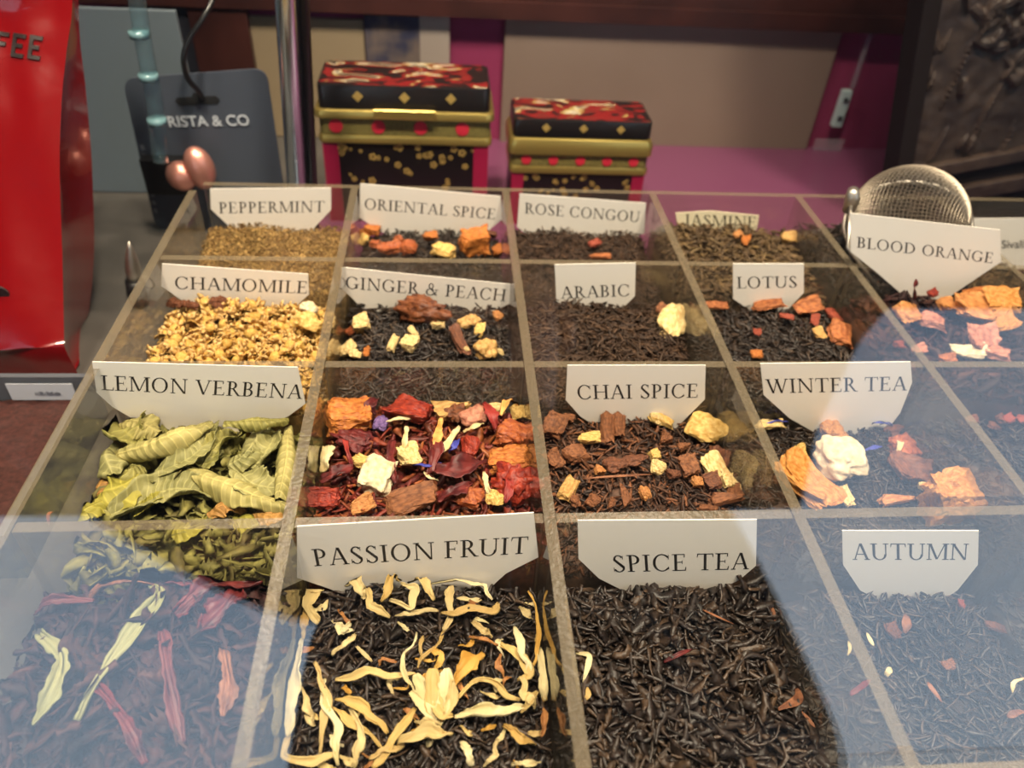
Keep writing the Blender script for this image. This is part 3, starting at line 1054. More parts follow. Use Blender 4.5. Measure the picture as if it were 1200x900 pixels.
# ---------------------------------------------------------------- loose pieces
def ribbon(name, path, width, curl, thick, mat, parent=None, nseg=14, nac=6, twist=0.0, crumple=0.0, ribs=0, seed=0, tip=0.15, base=0.35, flip=1, pleat=0.0, ragged=0.0):
    """A dried petal or leaf: a closed, curled strip along a 3D path."""
    g = np.random.default_rng(seed)
    P = catmull(path, nseg)
    T = np.gradient(P, axis=0)
    T /= np.linalg.norm(T, axis=1)[:, None] + 1e-9
    ph = g.uniform(0, 6.28, 4)
    rows = []
    for i in range(nseg):
        u = i / (nseg - 1)
        d = T[i]
        up = np.array([0, 0, 1.0])
        side = np.cross(d, up)
        side /= np.linalg.norm(side) + 1e-9
        nn = np.cross(side, d)
        a = twist * (u - .5) + 0.25 * crumple * math.sin(5 * u + ph[0])
        s2, n2 = side * math.cos(a) + nn * math.sin(a), -side * math.sin(a) + nn * math.cos(a)
        wp = max(0.04, math.sin(math.pi * min(1, max(0, u))) ** 0.7)
        e0 = base if u < .5 else tip
        wv = width * (e0 + (1 - e0) * wp) * (1 + crumple * 0.25 * math.sin(9 * u + ph[1]))
        cu = curl * (1 + 0.3 * math.sin(4 * u + ph[2]) * crumple)
        row = []
        for k in range(nac):
            v = 2 * k / (nac - 1) - 1
            if abs(cu) > 1e-3:
                r_ = wv / abs(cu)
                ang = v * abs(cu) / 2
                x_, z_ = r_ * math.sin(ang), r_ * (1 - math.cos(ang))
            else:
                x_, z_ = v * wv / 2, 0.0
            z_ = z_ * flip * (1 if cu > 0 else -1)
            z_ += crumple * width * 0.10 * math.sin(11 * u + 3.1 * v + ph[3]) * (0.3 + abs(v))
            if ribs:
                z_ += width * 0.02 * abs(math.sin(math.pi * (ribs * u + 0.6 * abs(v)))) * (-flip)
            z_ += pleat * width * math.sin(3.2 * math.pi * v + ph[1])
            if ragged:
                x_ *= 1 + ragged * abs(v) * noise.noise(Vector((u * 13 + ph[0] * 9, v * 2, ph[2])))
            row.append(P[i] + s2 * x_ + n2 * z_)
        rows.append(row)
    A = np.array(rows)
    nrm = np.zeros_like(A)
    du = np.gradient(A, axis=0)
    dv = np.gradient(A, axis=1)
    nrm = np.cross(du, dv)
    nrm /= np.linalg.norm(nrm, axis=2)[..., None] + 1e-9
    Bk = A - nrm * thick
    V = np.vstack([A.reshape(-1, 3), Bk.reshape(-1, 3)])
    n2_ = nseg * nac
    F = []
    for i in range(nseg - 1):
        for k in range(nac - 1):
            a = i * nac + k
            F.append((a, a + nac, a + nac + 1, a + 1))
            F.append((n2_ + a, n2_ + a + 1, n2_ + a + nac + 1, n2_ + a + nac))
    for i in range(nseg - 1):
        for k in (0, nac - 1):
            a, b_ = i * nac + k, (i + 1) * nac + k
            F.append((a, b_, n2_ + b_, n2_ + a) if k else (b_, a, n2_ + a, n2_ + b_))
    for k in range(nac - 1):
        for i in (0, nseg - 1):
            a, b_ = i * nac + k, i * nac + k + 1
            F.append((b_, a, n2_ + a, n2_ + b_) if i else (a, b_, n2_ + b_, n2_ + a))
    org = P[0] if parent is None else None
    o = mk(name, V, np.array(F), mat, parent, True, None, org)
    if ribs:
        lu = o.data.attributes.new('leaf_uv', 'FLOAT_VECTOR', 'POINT')
        uu, vv_ = np.meshgrid(np.linspace(0, ribs * 1.3, nseg), np.linspace(-1, 1, nac), indexing='ij')
        one = np.stack([uu.ravel(), vv_.ravel(), 0 * uu.ravel()], 1)
        lu.data.foreach_set('vector', np.vstack([one, one]).ravel())
    return o


_chunk_cache = {}


def chunk_mesh(shape, seed, mats):
    """Unit-sized irregular lumps: 'cube' blunt dice, 'chip' thin curved flake, 'lump' knobbly, 'raisin' wrinkled, 'shard' pointed."""
    g = random.Random(seed)
    bm = bmesh.new()
    off = Vector((g.random() * 50, g.random() * 50, g.random() * 50))
    if shape in ('lump', 'raisin'):
        bmesh.ops.create_icosphere(bm, subdivisions=4, radius=0.5)
    else:
        for sx in (-1, 1):
            for sy in (-1, 1):
                for sz in (-1, 1):
                    j = .13 if shape == 'cube' else .2
                    x, y, z = sx * (.5 - g.random() * j), sy * (.5 - g.random() * j), sz * (.5 - g.random() * j)
                    if shape == 'shard':
                        y *= .9 if sx < 0 else .25
                    bm.verts.new((x, y, z))
        for _ in range(7):
            q = [g.uniform(-.5, .5) for _ in range(3)]
            q[g.randrange(3)] = g.choice((-.53, .53))
            if shape == 'shard':
                q[1] *= max(.2, .6 - q[0])
            bm.verts.new(q)
        r_ = bmesh.ops.convex_hull(bm, input=bm.verts[:])
        bmesh.ops.delete(bm, geom=[e for e in bm.verts if not e.link_faces], context='VERTS')
        for _ in range(2):
            bmesh.ops.subdivide_edges(bm, edges=[e for e in bm.edges if e.calc_length() > .16], cuts=2, use_grid_fill=False)
            bmesh.ops.triangulate(bm, faces=bm.faces[:])
    for v in bm.verts:
        c = v.co.copy()
        if shape == 'raisin':
            rd_ = abs(noise.noise(c * 3.2 + off)) + .5 * abs(noise.noise(c * 7.5 + off))
            c *= .72 + .75 * rd_
            c.x *= 1 + .3 * noise.noise(c * 1.2 + off)
        elif shape == 'lump':
            c *= 1 + .55 * noise.noise(c * 1.9 + off) + .22 * noise.noise(c * 5 + off) + .10 * noise.noise(c * 12 + off)
        else:
            a_ = .22 if shape == 'cube' else .18
            c *= 1 + a_ * noise.noise(c * 2.6 + off) + a_ * .6 * noise.noise(c * 7 + off) + a_ * .4 * noise.noise(c * 16 + off)
            if shape in ('chip', 'shard'):
                c.z += (1.1 * c.y * c.y + .8 * c.x * c.x * (1 if seed % 2 else -1) - .15)
        v.co = c
    me = bpy.data.meshes.new('piece')
    bm.normal_update()
    bm.to_mesh(me)
    bm.free()
    for m_ in mats:
        me.materials.append(m_)
    me.polygons.foreach_set('use_smooth', np.ones(len(me.polygons), dtype=bool))
    if shape not in ('lump', 'raisin'):
        me.set_sharp_from_angle(angle=math.radians(34))
    return me


def place_piece(name, shape, cr_, px, size_px, thick_ratio, mat, label, cat, group=None, rot=None, lift=0.0, tilt=0.25, seed=None):
    """One piece resting on a heap where the photograph shows it; size_px is its width and depth as seen."""
    seed = seed if seed is not None else int(px[0] * 7 + px[1] * 13)
    g = random.Random(seed)
    p_ = on_heap(px[0], px[1], cr_, lift)
    k = ppm(p_)
    sx = size_px[0] / k
    sy = size_px[1] / k / 0.80
    sz = thick_ratio * min(sx, sy)
    key = (shape, seed % 9, mat.name)
    me = _chunk_cache.get(key)
    if me is None:
        me = _chunk_cache[key] = chunk_mesh(shape, seed % 9 + 3, [mat])
    o = bpy.data.objects.new(name, me)
    COL.objects.link(o)
    o.scale = (sx, sy, sz)
    o.rotation_euler = (g.uniform(-tilt, tilt) + 0.15, g.uniform(-tilt, tilt), math.radians(rot) if rot is not None else g.uniform(-.5, .5))
    c, r = cr_
    rx, ry = max(sx, sy) * .5, max(sx, sy) * .5
    x = min(max(p_[0], VX[c] + TH / 2 + min(sx, rx) * .52), VX[c + 1] - TH / 2 - min(sx, rx) * .52)
    y = min(max(p_[1], HY[r + 1] + TH / 2 + sy * .52), HY[r] - TH / 2 - sy * .52 - 0.001)
    o.location = (x, y, p_[2] + sz * 0.30)
    tag(o, label, cat, group)
    return o


PM = {
    'orange': mottled('dried_orange_fruit', lin(142, 74, 28), lin(190, 118, 54), 7.6, 0.5, 1.0, lo=.36, hi=.64),
    'amber': mottled('amber_fruit', lin(128, 58, 30), lin(168, 92, 48), 6.2, 0.4, 1.0, lo=.36, hi=.64),
    'redfruit': mottled('red_fruit', lin(104, 26, 22), lin(154, 54, 32), 6.2, 0.4, 1.0, lo=.36, hi=.64),
    'pale': mottled('pale_dried_fruit', lin(188, 154, 94), lin(222, 196, 142), 7.1, 0.65, 1.0, lo=.36, hi=.64),
    'cream': mottled('cream_dried_lump', lin(186, 164, 128), lin(214, 198, 168), 4.8, 0.7, 1.0, lo=.36, hi=.64),
    'yellow': mottled('yellow_ginger', lin(180, 138, 66), lin(218, 184, 114), 7.1, 0.6, 1.0, lo=.36, hi=.64),
    'cinnamon': mottled('cinnamon_bark', lin(92, 54, 33), lin(136, 86, 54), 5.7, 0.65, 1.0, lo=.36, hi=.64),
    'brown': mottled('brown_bark', lin(80, 46, 32), lin(116, 70, 46), 5.7, 0.6, 1.0, lo=.36, hi=.64),
    'peel': mottled('orange_peel', lin(156, 98, 36), lin(190, 134, 72), 10.0, 0.5, 1.0, lo=.36, hi=.64),
    'tanpeel': mottled('tan_peel', lin(146, 90, 46), lin(186, 130, 76), 4.8, 0.55, 1.0, lo=.36, hi=.64),
    'pinkpeel': mottled('pink_peel', lin(138, 82, 66), lin(184, 126, 100), 5.2, 0.55, 1.0, lo=.36, hi=.64),
    'maroon': mottled('maroon_petal', lin(70, 22, 24), lin(104, 36, 34), 5.2, 0.45, 1.0, lo=.36, hi=.64),
    'coral': mottled('coral_bud', lin(122, 50, 38), lin(156, 76, 54), 7.1, 0.5, 1.0, lo=.36, hi=.64),
    'raisin': mottled('brown_raisin', lin(78, 40, 24), lin(122, 70, 40), 7.1, 0.45, 1.0, lo=.36, hi=.64),
    'purple': mottled('purple_petal', lin(84, 62, 110), lin(120, 92, 140), 7.1, 0.6, 1.0, lo=.36, hi=.64),
    'apricot': mottled('apricot_bit', lin(158, 118, 64), lin(196, 156, 96), 5.7, 0.45, 1.0, lo=.36, hi=.64),
    'orangepetal': mottled('orange_petal', lin(124, 66, 38), lin(178, 110, 64), 5.7, 0.55, 1.0, lo=.36, hi=.64),
}
PET = {
    'petal': speckled('pale_yellow_petal', [lin(186, 164, 112), lin(176, 146, 84), lin(194, 178, 134), lin(166, 132, 70)], 0.6, 160, 0.3, False, 0.2, 0.12),
    'goldpetal': mottled('golden_petal', lin(168, 122, 46), lin(194, 154, 78), 60, 0.6, 0.2),
    'whitepetal': mottled('white_petal', lin(188, 172, 124), lin(206, 192, 152), 60, 0.6, 0.2),
    'blue': flat('cornflower_blue', lin(58, 62, 150), 0.6),
    'marigold': mottled('marigold_petal', lin(198, 122, 58), lin(226, 168, 96), 200, 0.6, 0.2),
    'red': mottled('red_petal', lin(100, 24, 26), lin(140, 46, 40), 90, 0.5, 0.3),
    'maroon': mottled('dark_maroon_petal', lin(66, 22, 24), lin(104, 38, 36), 200, 0.45, 0.4),
    'pale': mottled('pale_thread', lin(190, 168, 118), lin(212, 194, 150), 200, 0.6, 0.2),
    'brownp': mottled('brown_petal', lin(136, 88, 48), lin(172, 120, 70), 200, 0.6, 0.2),
    'stem': mottled('brown_stem', lin(96, 58, 40), lin(140, 92, 64), 200, 0.6, 0.3),
}


def strip(name, pts, w_px, cr_, mat, label, cat, group, curl=1.2, lift=0.0022, arch=0.0015, seed=0, twist=None, crumple=0.5, thick=0.0003, nseg=14, nac=6, ribs=0, lifts=None, flip=1, tip=.15, base=.35, pleat=0.0, ragged=0.0):
    g = random.Random(seed)
    W = []
    n = len(pts)
    for i, (x, y) in enumerate(pts):
        u = i / max(1, n - 1)
        l = lift + arch * math.sin(math.pi * u) + g.uniform(0, 0.0012)
        if lifts:
            l += lifts[i]
        W.append(on_heap(x, y, cr_, l))
    k = ppm(W[n // 2])
    o = ribbon(name, W, w_px / k, curl, thick, mat, None, nseg, nac, g.uniform(-.9, .9) if twist is None else twist, crumple, ribs, seed, tip, base, flip, pleat, ragged)
    x0, x1, y0, y1 = cell_bounds(cr_)
    me = o.data
    co = np.empty(len(me.vertices) * 3)
    me.vertices.foreach_get('co', co)
    co = co.reshape(-1, 3) + np.array(o.location)
    co[:, 0] = np.clip(co[:, 0], x0, x1)
    co[:, 1] = np.clip(co[:, 1], y0, y1 - 0.002)
    co[:, 2] = np.maximum(co[:, 2], heap(cr_, co[:, 0], co[:, 1]) - 0.003)
    me.vertices.foreach_set('co', (co - np.array(o.location)).ravel())
    me.update()
    tag(o, label, cat, group)
    return o


def c10(*pts):
    return [(300 + x / 3, 600 + y / 3) for x, y in pts]


# ---- passion fruit: pale petals
PF = [
    ([(125, 210), (140, 265), (190, 275), (240, 275)], 30, 'petal'), ([(325, 200), (365, 270), (390, 300)], 60, 'petal'),
    ([(510, 185), (470, 260), (440, 315)], 62, 'petal'), ([(390, 270), (400, 330), (470, 370)], 40, 'petal'),
    ([(535, 225), (590, 250), (625, 310)], 42, 'petal'), ([(570, 210), (690, 205), (730, 240), (800, 260), (830, 310)], 34, 'whitepetal'),
    ([(470, 310), (545, 340), (560, 270), (510, 250)], 36, 'petal'), ([(690, 250), (680, 320), (660, 420)], 42, 'petal'),
    ([(650, 360), (740, 340), (830, 350), (850, 320)], 38, 'petal'), ([(640, 350), (560, 355), (490, 365)], 26, 'petal'),
    ([(660, 420), (600, 500), (570, 550)], 20, 'petal'), ([(330, 390), (290, 420), (340, 420)], 44, 'whitepetal'),
    ([(350, 430), (310, 470), (270, 505)], 34, 'petal'), ([(230, 270), (180, 330), (220, 390)], 56, 'petal'),
    ([(150, 330), (110, 380), (110, 420)], 40, 'petal'), ([(80, 450), (130, 570), (120, 680), (100, 790)], 70, 'whitepetal'),
    ([(205, 530), (230, 600), (240, 720), (225, 850)], 36, 'petal'), ([(240, 590), (290, 750), (290, 890)], 42, 'whitepetal'),
    ([(280, 660), (340, 670), (400, 720), (460, 780)], 46, 'petal'), ([(280, 590), (400, 560), (560, 575)], 44, 'petal'),
    ([(565, 425), (520, 500), (530, 590), (560, 640)], 24, 'whitepetal'), ([(800, 500), (740, 540), (690, 610)], 74, 'goldpetal'),
    ([(690, 690), (760, 600), (850, 610), (930, 660)], 36, 'petal'), ([(700, 720), (830, 710), (940, 690)], 78, 'whitepetal'),
    ([(500, 810), (600, 770), (690, 780)], 70, 'petal'), ([(560, 690), (480, 800), (410, 900)], 46, 'petal'),
    ([(30, 790), (100, 860), (200, 880), (280, 850)], 50, 'petal'), ([(330, 690), (370, 800), (350, 890)], 44, 'petal'),
    ([(910, 405), (930, 500), (960, 570)], 40, 'whitepetal'), ([(850, 460), (900, 490), (960, 570), (920, 590)], 44, 'petal'),
    ([(955, 280), (1000, 380), (990, 480), (965, 550)], 22, 'goldpetal'), ([(1000, 480), (1050, 560), (1060, 660)], 46, 'petal'),
    ([(925, 335), (950, 355), (970, 380)], 30, 'petal'), ([(870, 750), (930, 800), (980, 820)], 46, 'petal'),
    ([(720, 815), (745, 850), (760, 890)], 44, 'whitepetal'), ([(850, 800), (845, 860), (800, 895)], 28, 'petal'),
    ([(900, 890), (950, 885), (1000, 880)], 28, 'petal'), ([(990, 640), (960, 660), (930, 700)], 48, 'petal'),
    ([(760, 390), (800, 420), (830, 440)], 38, 'petal'), ([(860, 500), (850, 540), (870, 580)], 26, 'brownp'),
    ([(1010, 690), (1010, 740), (1000, 790)], 36, 'brownp'), ([(180, 700), (185, 730), (205, 750)], 40, 'petal'),
    ([(750, 440), (800, 450), (850, 470)], 22, 'brownp'), ([(620, 480), (650, 500), (630, 550)], 30, 'goldpetal'),
    ([(300, 860), (320, 880), (350, 895)], 36, 'petal'), ([(560, 740), (600, 740), (650, 750)], 34, 'petal'),
    ([(400, 870), (440, 840), (520, 820)], 34, 'petal'), ([(610, 660), (650, 720), (690, 720)], 40, 'petal'),
    ([(160, 620), (180, 690), (200, 740)], 30, 'petal'), ([(260, 690), (330, 740), (440, 830)], 30, 'petal'),
    ([(100, 350), (90, 400), (70, 450)], 30, 'petal'), ([(930, 580), (940, 640), (980, 690)], 40, 'petal'),
]
for i, (pts, w_, mk_) in enumerate(PF):
    gj = random.Random(i + 400)
    dense = [pts[0]]
    for (xa, ya), (xb, yb) in zip(pts, pts[1:]):
        d_ = math.hypot(xb - xa, yb - ya)
        o_ = gj.uniform(-.16, .16) * d_
        dense += [((xa + xb) / 2 - (yb - ya) / d_ * o_, (ya + yb) / 2 + (xb - xa) / d_ * o_), (xb, yb)]
    pts = dense
    strip('petal', c10(*pts), w_ / 3 * 0.86, (1, 3), PET[mk_], 'curled pale yellow petal on the black passion fruit tea', 'petal', 'petals on the passion fruit tea',
          curl=random.Random(i).uniform(1.2, 3.0), lift=0.002 + 0.003 * random.Random(i + 50).random(), arch=0.003, seed=i, crumple=1.0, nseg=26, nac=9, pleat=.07, ragged=.35, tip=.22)
gp_ = random.Random(77)
for i in range(46):
    x_, y_ = gp_.uniform(330, 655), gp_.uniform(690, 905)
    an_, L_ = gp_.uniform(0, 6.28), gp_.uniform(14, 34)
    d1, d2 = (math.cos(an_) * L_, math.sin(an_) * L_ * .7), gp_.uniform(-12, 12)
    pts = [(x_ - d1[0] / 2, y_ - d1[1] / 2), (x_ + d2 * .7, y_ + d2 * .6), (x_ + d1[0] / 2, y_ + d1[1] / 2)]
    strip('petal', pts, gp_.uniform(4, 9), (1, 3), PET[gp_.choice(['petal', 'petal', 'brownp', 'goldpetal', 'whitepetal'])], 'curled pale yellow petal on the black passion fruit tea', 'petal', 'petals on the passion fruit tea',
          curl=gp_.uniform(1, 2.6), lift=.001, arch=.002, seed=1000 + i, crumple=1.0, nseg=18, nac=7, ragged=.3)
fl = empty('dried_flower', tuple(on_heap(*c10((620, 690))[0], (1, 3), 0.002)))
tag(fl, 'largest pale dried flower head, spread open in the middle of the passion fruit tea', 'flower')
for i, (pts, w_) in enumerate([([(640, 740), (590, 640), (560, 570)], 64), ([(640, 740), (620, 640), (620, 550)], 66), ([(645, 740), (665, 640), (670, 550)], 60), ([(650, 740), (690, 660), (690, 590)], 40), ([(640, 740), (600, 700), (545, 630)], 50)]):
    W_ = [on_heap(x, y, (1, 3), 0.003 + 0.0025 * k) for k, (x, y) in enumerate(c10(*pts))]
    ribbon('petal', W_, w_ / 3 / ppm(W_[1]), 1.0, 0.0003, PET['petal'] if i % 2 else PET['whitepetal'], fl, 20, 9, 0.2 * (i - 2), .6, 0, 90 + i, .3, .3, 1, .06, .3)
strip('petal', [(675, 766), (689, 768), (690, 777), (683, 800)], 8, (2, 3), PET['whitepetal'], 'small white curled petal at the edge of the spice tea beside the divider', 'petal', None, curl=1.0, seed=301)
strip('petal', [(688, 806), (689, 815), (683, 823)], 7, (2, 3), PET['petal'], 'tiny yellow petal below the white curl in the spice tea', 'petal', None, curl=1.0, seed=302)
strip('twig', [(822, 714), (838, 722), (860, 732)], 4, (2, 3), PET['stem'], 'thin red brown stem near the SPICE TEA card in the black tea', 'stem', 'stems in the spice tea', curl=2.4, seed=303, crumple=.2, lift=.003)
strip('twig', [(938, 833), (965, 848), (995, 862)], 6, (2, 3), PET['stem'], 'long red brown stem near the right divider of the spice tea', 'stem', 'stems in the spice tea', curl=2.4, seed=304, crumple=.2, lift=.003)
strip('twig', [(912, 832), (935, 820), (945, 804)], 12, (2, 3), PET['stem'], 'broad curved brown leaf stalk at the right of the spice tea', 'stem', 'stems in the spice tea', curl=2.0, seed=305, lift=.003)
strip('twig', [(778, 776), (795, 768), (811, 761)], 8, (2, 3), PET['maroon'], 'short maroon stick in the middle of the spice tea', 'stem', 'stems in the spice tea', curl=2.6, seed=306, crumple=.1, lift=.003)
strip('twig', [(962, 706), (972, 716), (984, 728)], 6, (2, 3), PET['stem'], 'light brown stem touching the divider left of the AUTUMN card', 'stem', 'stems in the spice tea', curl=2.4, seed=307, crumple=.2, lift=.003)

# ---- lemon verbena leaves
def leafmat(name, c1, c2):
    """Dried leaf: mottled green, paler midrib and side veins that also stand proud."""
    m_ = mottled(name, c1, c2, 70, 0.62, 0.5, 0.3, 0.7)
    t_ = m_.node_tree
    N, L = t_.nodes.new, t_.links.new
    p_ = t_.nodes['Principled BSDF']
    base_ = p_.inputs['Base Color'].links[0].from_socket
    at = N('ShaderNodeAttribute')
    at.attribute_name = 'leaf_uv'
    sx = N('ShaderNodeSeparateXYZ')
    L(at.outputs['Vector'], sx.inputs[0])

    def mth(op, a, b_=None):
        n_ = N('ShaderNodeMath')
        n_.operation = op
        for i_, q_ in enumerate((a, b_)):
            if q_ is None:
                continue
            if isinstance(q_, (int, float)):
                n_.inputs[i_].default_value = q_
            else:
                L(q_, n_.inputs[i_])
        return n_.outputs[0]
    av = mth('ABSOLUTE', sx.outputs['Y'])
    ph_ = mth('FRACT', mth('ADD', sx.outputs['X'], mth('MULTIPLY', av, -0.9)))
    tri = mth('ABSOLUTE', mth('SUBTRACT', ph_, 0.5))                 # 0 on a vein, .5 between
    side_ = mth('SUBTRACT', 1.0, mth('MINIMUM', 1.0, mth('MULTIPLY', tri, 9.0)))
    mid_ = mth('SUBTRACT', 1.0, mth('MINIMUM', 1.0, mth('MULTIPLY', av, 11.0)))
    vein = mth('MAXIMUM', side_, mid_)
    mixn = N('ShaderNodeMix')
    mixn.data_type = 'RGBA'
    L(mth('MULTIPLY', vein, 0.4), mixn.inputs[0])
    L(base_, mixn.inputs[6])
    mixn.inputs[7].default_value = tuple(min(1, q_ * 1.9) for q_ in c2[:3]) + (1,)
    L(mixn.outputs[2], p_.inputs['Base Color'])
    bp = N('ShaderNodeBump')
    bp.inputs['Strength'].default_value = 0.7
    bp.inputs['Distance'].default_value = 0.0008
    L(mth('ADD', mth('MULTIPLY', tri, -1.6), mth('MULTIPLY', mid_, 0.6)), bp.inputs['Height'])
    L(p_.inputs['Normal'].links[0].from_socket, bp.inputs['Normal'])
    L(bp.outputs[0], p_.inputs['Normal'])
    return m_


LV = [leafmat('verbena_green', lin(98, 96, 48), lin(144, 136, 74)), leafmat('verbena_grey_green', lin(108, 106, 62), lin(146, 140, 90)),
      leafmat('verbena_yellow_green', lin(120, 114, 40), lin(152, 142, 60)), leafmat('verbena_light', lin(126, 120, 66), lin(166, 154, 96)),
      leafmat('verbena_brown', lin(130, 92, 44), lin(170, 126, 66))]
VL = [  # axis in the picture, width px, curl, material, ribs, lift, label
    ([(136, 534), (190, 514), (247, 494)], 44, 4.4, 3, 9, .016, 'light green tightly rolled leaf with clear ribs below the LEMON VERBENA card'),
    ([(136, 492), (148, 506), (166, 520)], 38, 2.6, 0, 5, .018, 'crumpled green leaf standing open under the left end of the LEMON VERBENA card'),
    ([(150, 482), (166, 496), (186, 508)], 40, 1.2, 3, 6, .017, 'pale folded leaf between the crumpled leaf and the ribbed roll'),
    ([(112, 514), (122, 532), (132, 556)], 44, 3.2, 1, 6, .014, 'grey green half rolled leaf nearest the left wall of the verbena compartment'),
    ([(182, 556), (222, 536), (240, 520), (252, 496)], 34, 1.6, 1, 7, .012, 'long leaf with a bright curved lower edge in the middle of the verbena'),
    ([(268, 548), (290, 530), (312, 500)], 44, 2.2, 1, 7, .013, 'grey green folded leaf right of the middle under the verbena card'),
    ([(296, 550), (312, 530), (324, 506)], 40, 2.2, 1, 6, .014, 'second grey green folded leaf toward the divider'),
    ([(262, 496), (300, 493), (338, 492)], 18, 3.0, 0, 8, .020, 'narrow rolled leaf lying flat along the foot of the LEMON VERBENA card'),
    ([(338, 500), (336, 535), (326, 585)], 28, 3.6, 3, 8, .014, 'rolled leaf running down beside the right divider of the verbena'),
    ([(275, 550), (300, 568), (336, 574)], 40, 0.9, 1, 5, .011, 'flat grey green leaf with a pale edge at the right of the verbena'),
    ([(218, 550), (262, 566), (300, 580), (336, 594)], 34, 3.2, 3, 8, .009, 'long crumpled pale roll pointing at the near right corner of the verbena'),
    ([(98, 582), (132, 574), (166, 560)], 56, 0.8, 2, 4, .010, 'bright yellow green flat leaf at the left of the verbena'),
    ([(58, 606), (92, 598), (126, 588)], 34, 0.8, 2, 4, .010, 'yellow green leaf lying along the near wall at the left of the verbena'),
    ([(128, 604), (180, 580), (215, 572), (254, 578)], 50, 1.9, 1, 10, .008, 'large ribbed grey green leaf along the near wall of the verbena'),
    ([(84, 582), (88, 566), (102, 552)], 20, 3.0, 4, 4, .010, 'small brown edged roll beside the yellow green leaf'),
    ([(158, 602), (180, 588), (206, 574)], 22, 1.4, 2, 6, .008, 'narrow yellow green leaf between the flat leaf and the large ribbed leaf'),
    ([(244, 606), (262, 592), (290, 594)], 26, 2.0, 4, 4, .008, 'orange brown leaf at the near right of the verbena'),
    ([(200, 620), (222, 618), (244, 608)], 34, 1.0, 2, 5, .004, 'yellow green leaf pressed on the near wall below the large ribbed leaf'),
    ([(272, 610), (292, 606), (314, 600)], 36, 1.0, 2, 5, .004, 'olive leaf pressed on the near wall beside the divider'),
    ([(200, 545), (225, 530), (262, 528)], 36, 1.6, 1, 6, .009, 'dull green leaf under the long bright edged leaf'),
    ([(236, 548), (256, 520), (276, 508)], 36, 1.8, 0, 6, .010, 'green leaf between the ribbed roll and the folded leaves'),
    ([(166, 545), (150, 552), (134, 548)], 34, 1.8, 0, 6, .009, 'green leaf scrap under the ribbed roll'),
    ([(300, 600), (318, 604), (334, 596)], 24, 1.2, 4, 4, .008, 'tan leaf tip at the near corner by the divider'),
]
for i, (pts, w_, cu, mi_, rb, lf, lab) in enumerate(VL):
    strip('verbena_leaf', pts, w_ * 1.02 * (1 if cu < 2.5 else 1.45), (0, 2), LV[mi_], lab, 'leaf', 'rolled lemon verbena leaves', curl=cu * 1.0 + .3, lift=lf * .62 + (.003 if i in (0, 3, 7, 8, 10) else 0), arch=0.003, seed=200 + i,
          twist=random.Random(i).uniform(-.5, .5), crumple=.65, thick=0.0003, nseg=64, nac=17, ribs=rb, flip=1 if i in (1, 4, 6, 9, 13, 15, 20) else -1, tip=.34, base=.5, ragged=.28, pleat=.02)
strip('twig', [(22, 616), (34, 604), (62, 600)], 6, (0, 2), PET['stem'], 'thin brown stalk hooked over the near wall at the left of the verbena', 'stalk', None, curl=2.6, lift=.03, seed=260, crumple=.1)

# ---- hibiscus compartment: long pieces
HB = [
    ([(105, 700), (150, 660), (205, 628)], 26, 'redbrown', 'long brown leaf strip leaning below the verbena wall'),
    ([(205, 720), (245, 690), (312, 662)], 42, 'maroon', 'large dark folded hibiscus leaf at the right of its compartment'),
    ([(194, 660), (230, 652), (264, 648)], 18, 'maroon', 'thin dark curled leaf near the front wall of the verbena'),
    ([(235, 740), (262, 710), (280, 690)], 40, 'maroon', 'dark leaf standing on edge right of the pale green curl'),
    ([(92, 845), (120, 790), (155, 740), (187, 698), (178, 680)], 22, 'vg', 'long pale green leaf curl with a looped stalk in the hibiscus'),
    ([(48, 742), (72, 770), (62, 810), (40, 850)], 30, 'vg', 'crumpled pale green leaf at the left of the hibiscus'),
    ([(190, 740), (198, 790), (215, 870)], 26, 'rosy', 'red hibiscus blade in the middle of its compartment'),
    ([(110, 800), (150, 850), (170, 895)], 24, 'maroon', 'dark red leaf strip at the near end of the hibiscus'),
    ([(262, 760), (268, 800), (262, 840)], 26, 'redbrown', 'red brown leaf beside the divider at the front'),
    ([(20, 720), (60, 705), (110, 705)], 18, 'rosy', 'pinkish leaf strip at the back left of the hibiscus'),
]
VGD = leafmat('faded_green_leaf', lin(92, 94, 60), lin(126, 124, 84))
ROSY = mottled('rosy_hibiscus', lin(74, 28, 32), lin(104, 52, 50), 90, .5, .3)
for i, (pts, w_, mk_, lab) in enumerate(HB):
    mat_ = {'vg': VGD, 'redbrown': PET['stem'], 'rosy': ROSY}.get(mk_) or PET[mk_]
    strip('dried_leaf', pts, w_ * .85, (0, 3), mat_, lab, 'leaf', 'long leaves in the hibiscus', curl=2.2, lift=.009, arch=.004, seed=400 + i, crumple=1.0, thick=.0004, nseg=40, nac=13, tip=.3, pleat=.06, ragged=.5)

# ---- fruit mix without a card
def P7(x, y):
    return (300 + x / 3, 300 + y / 3)


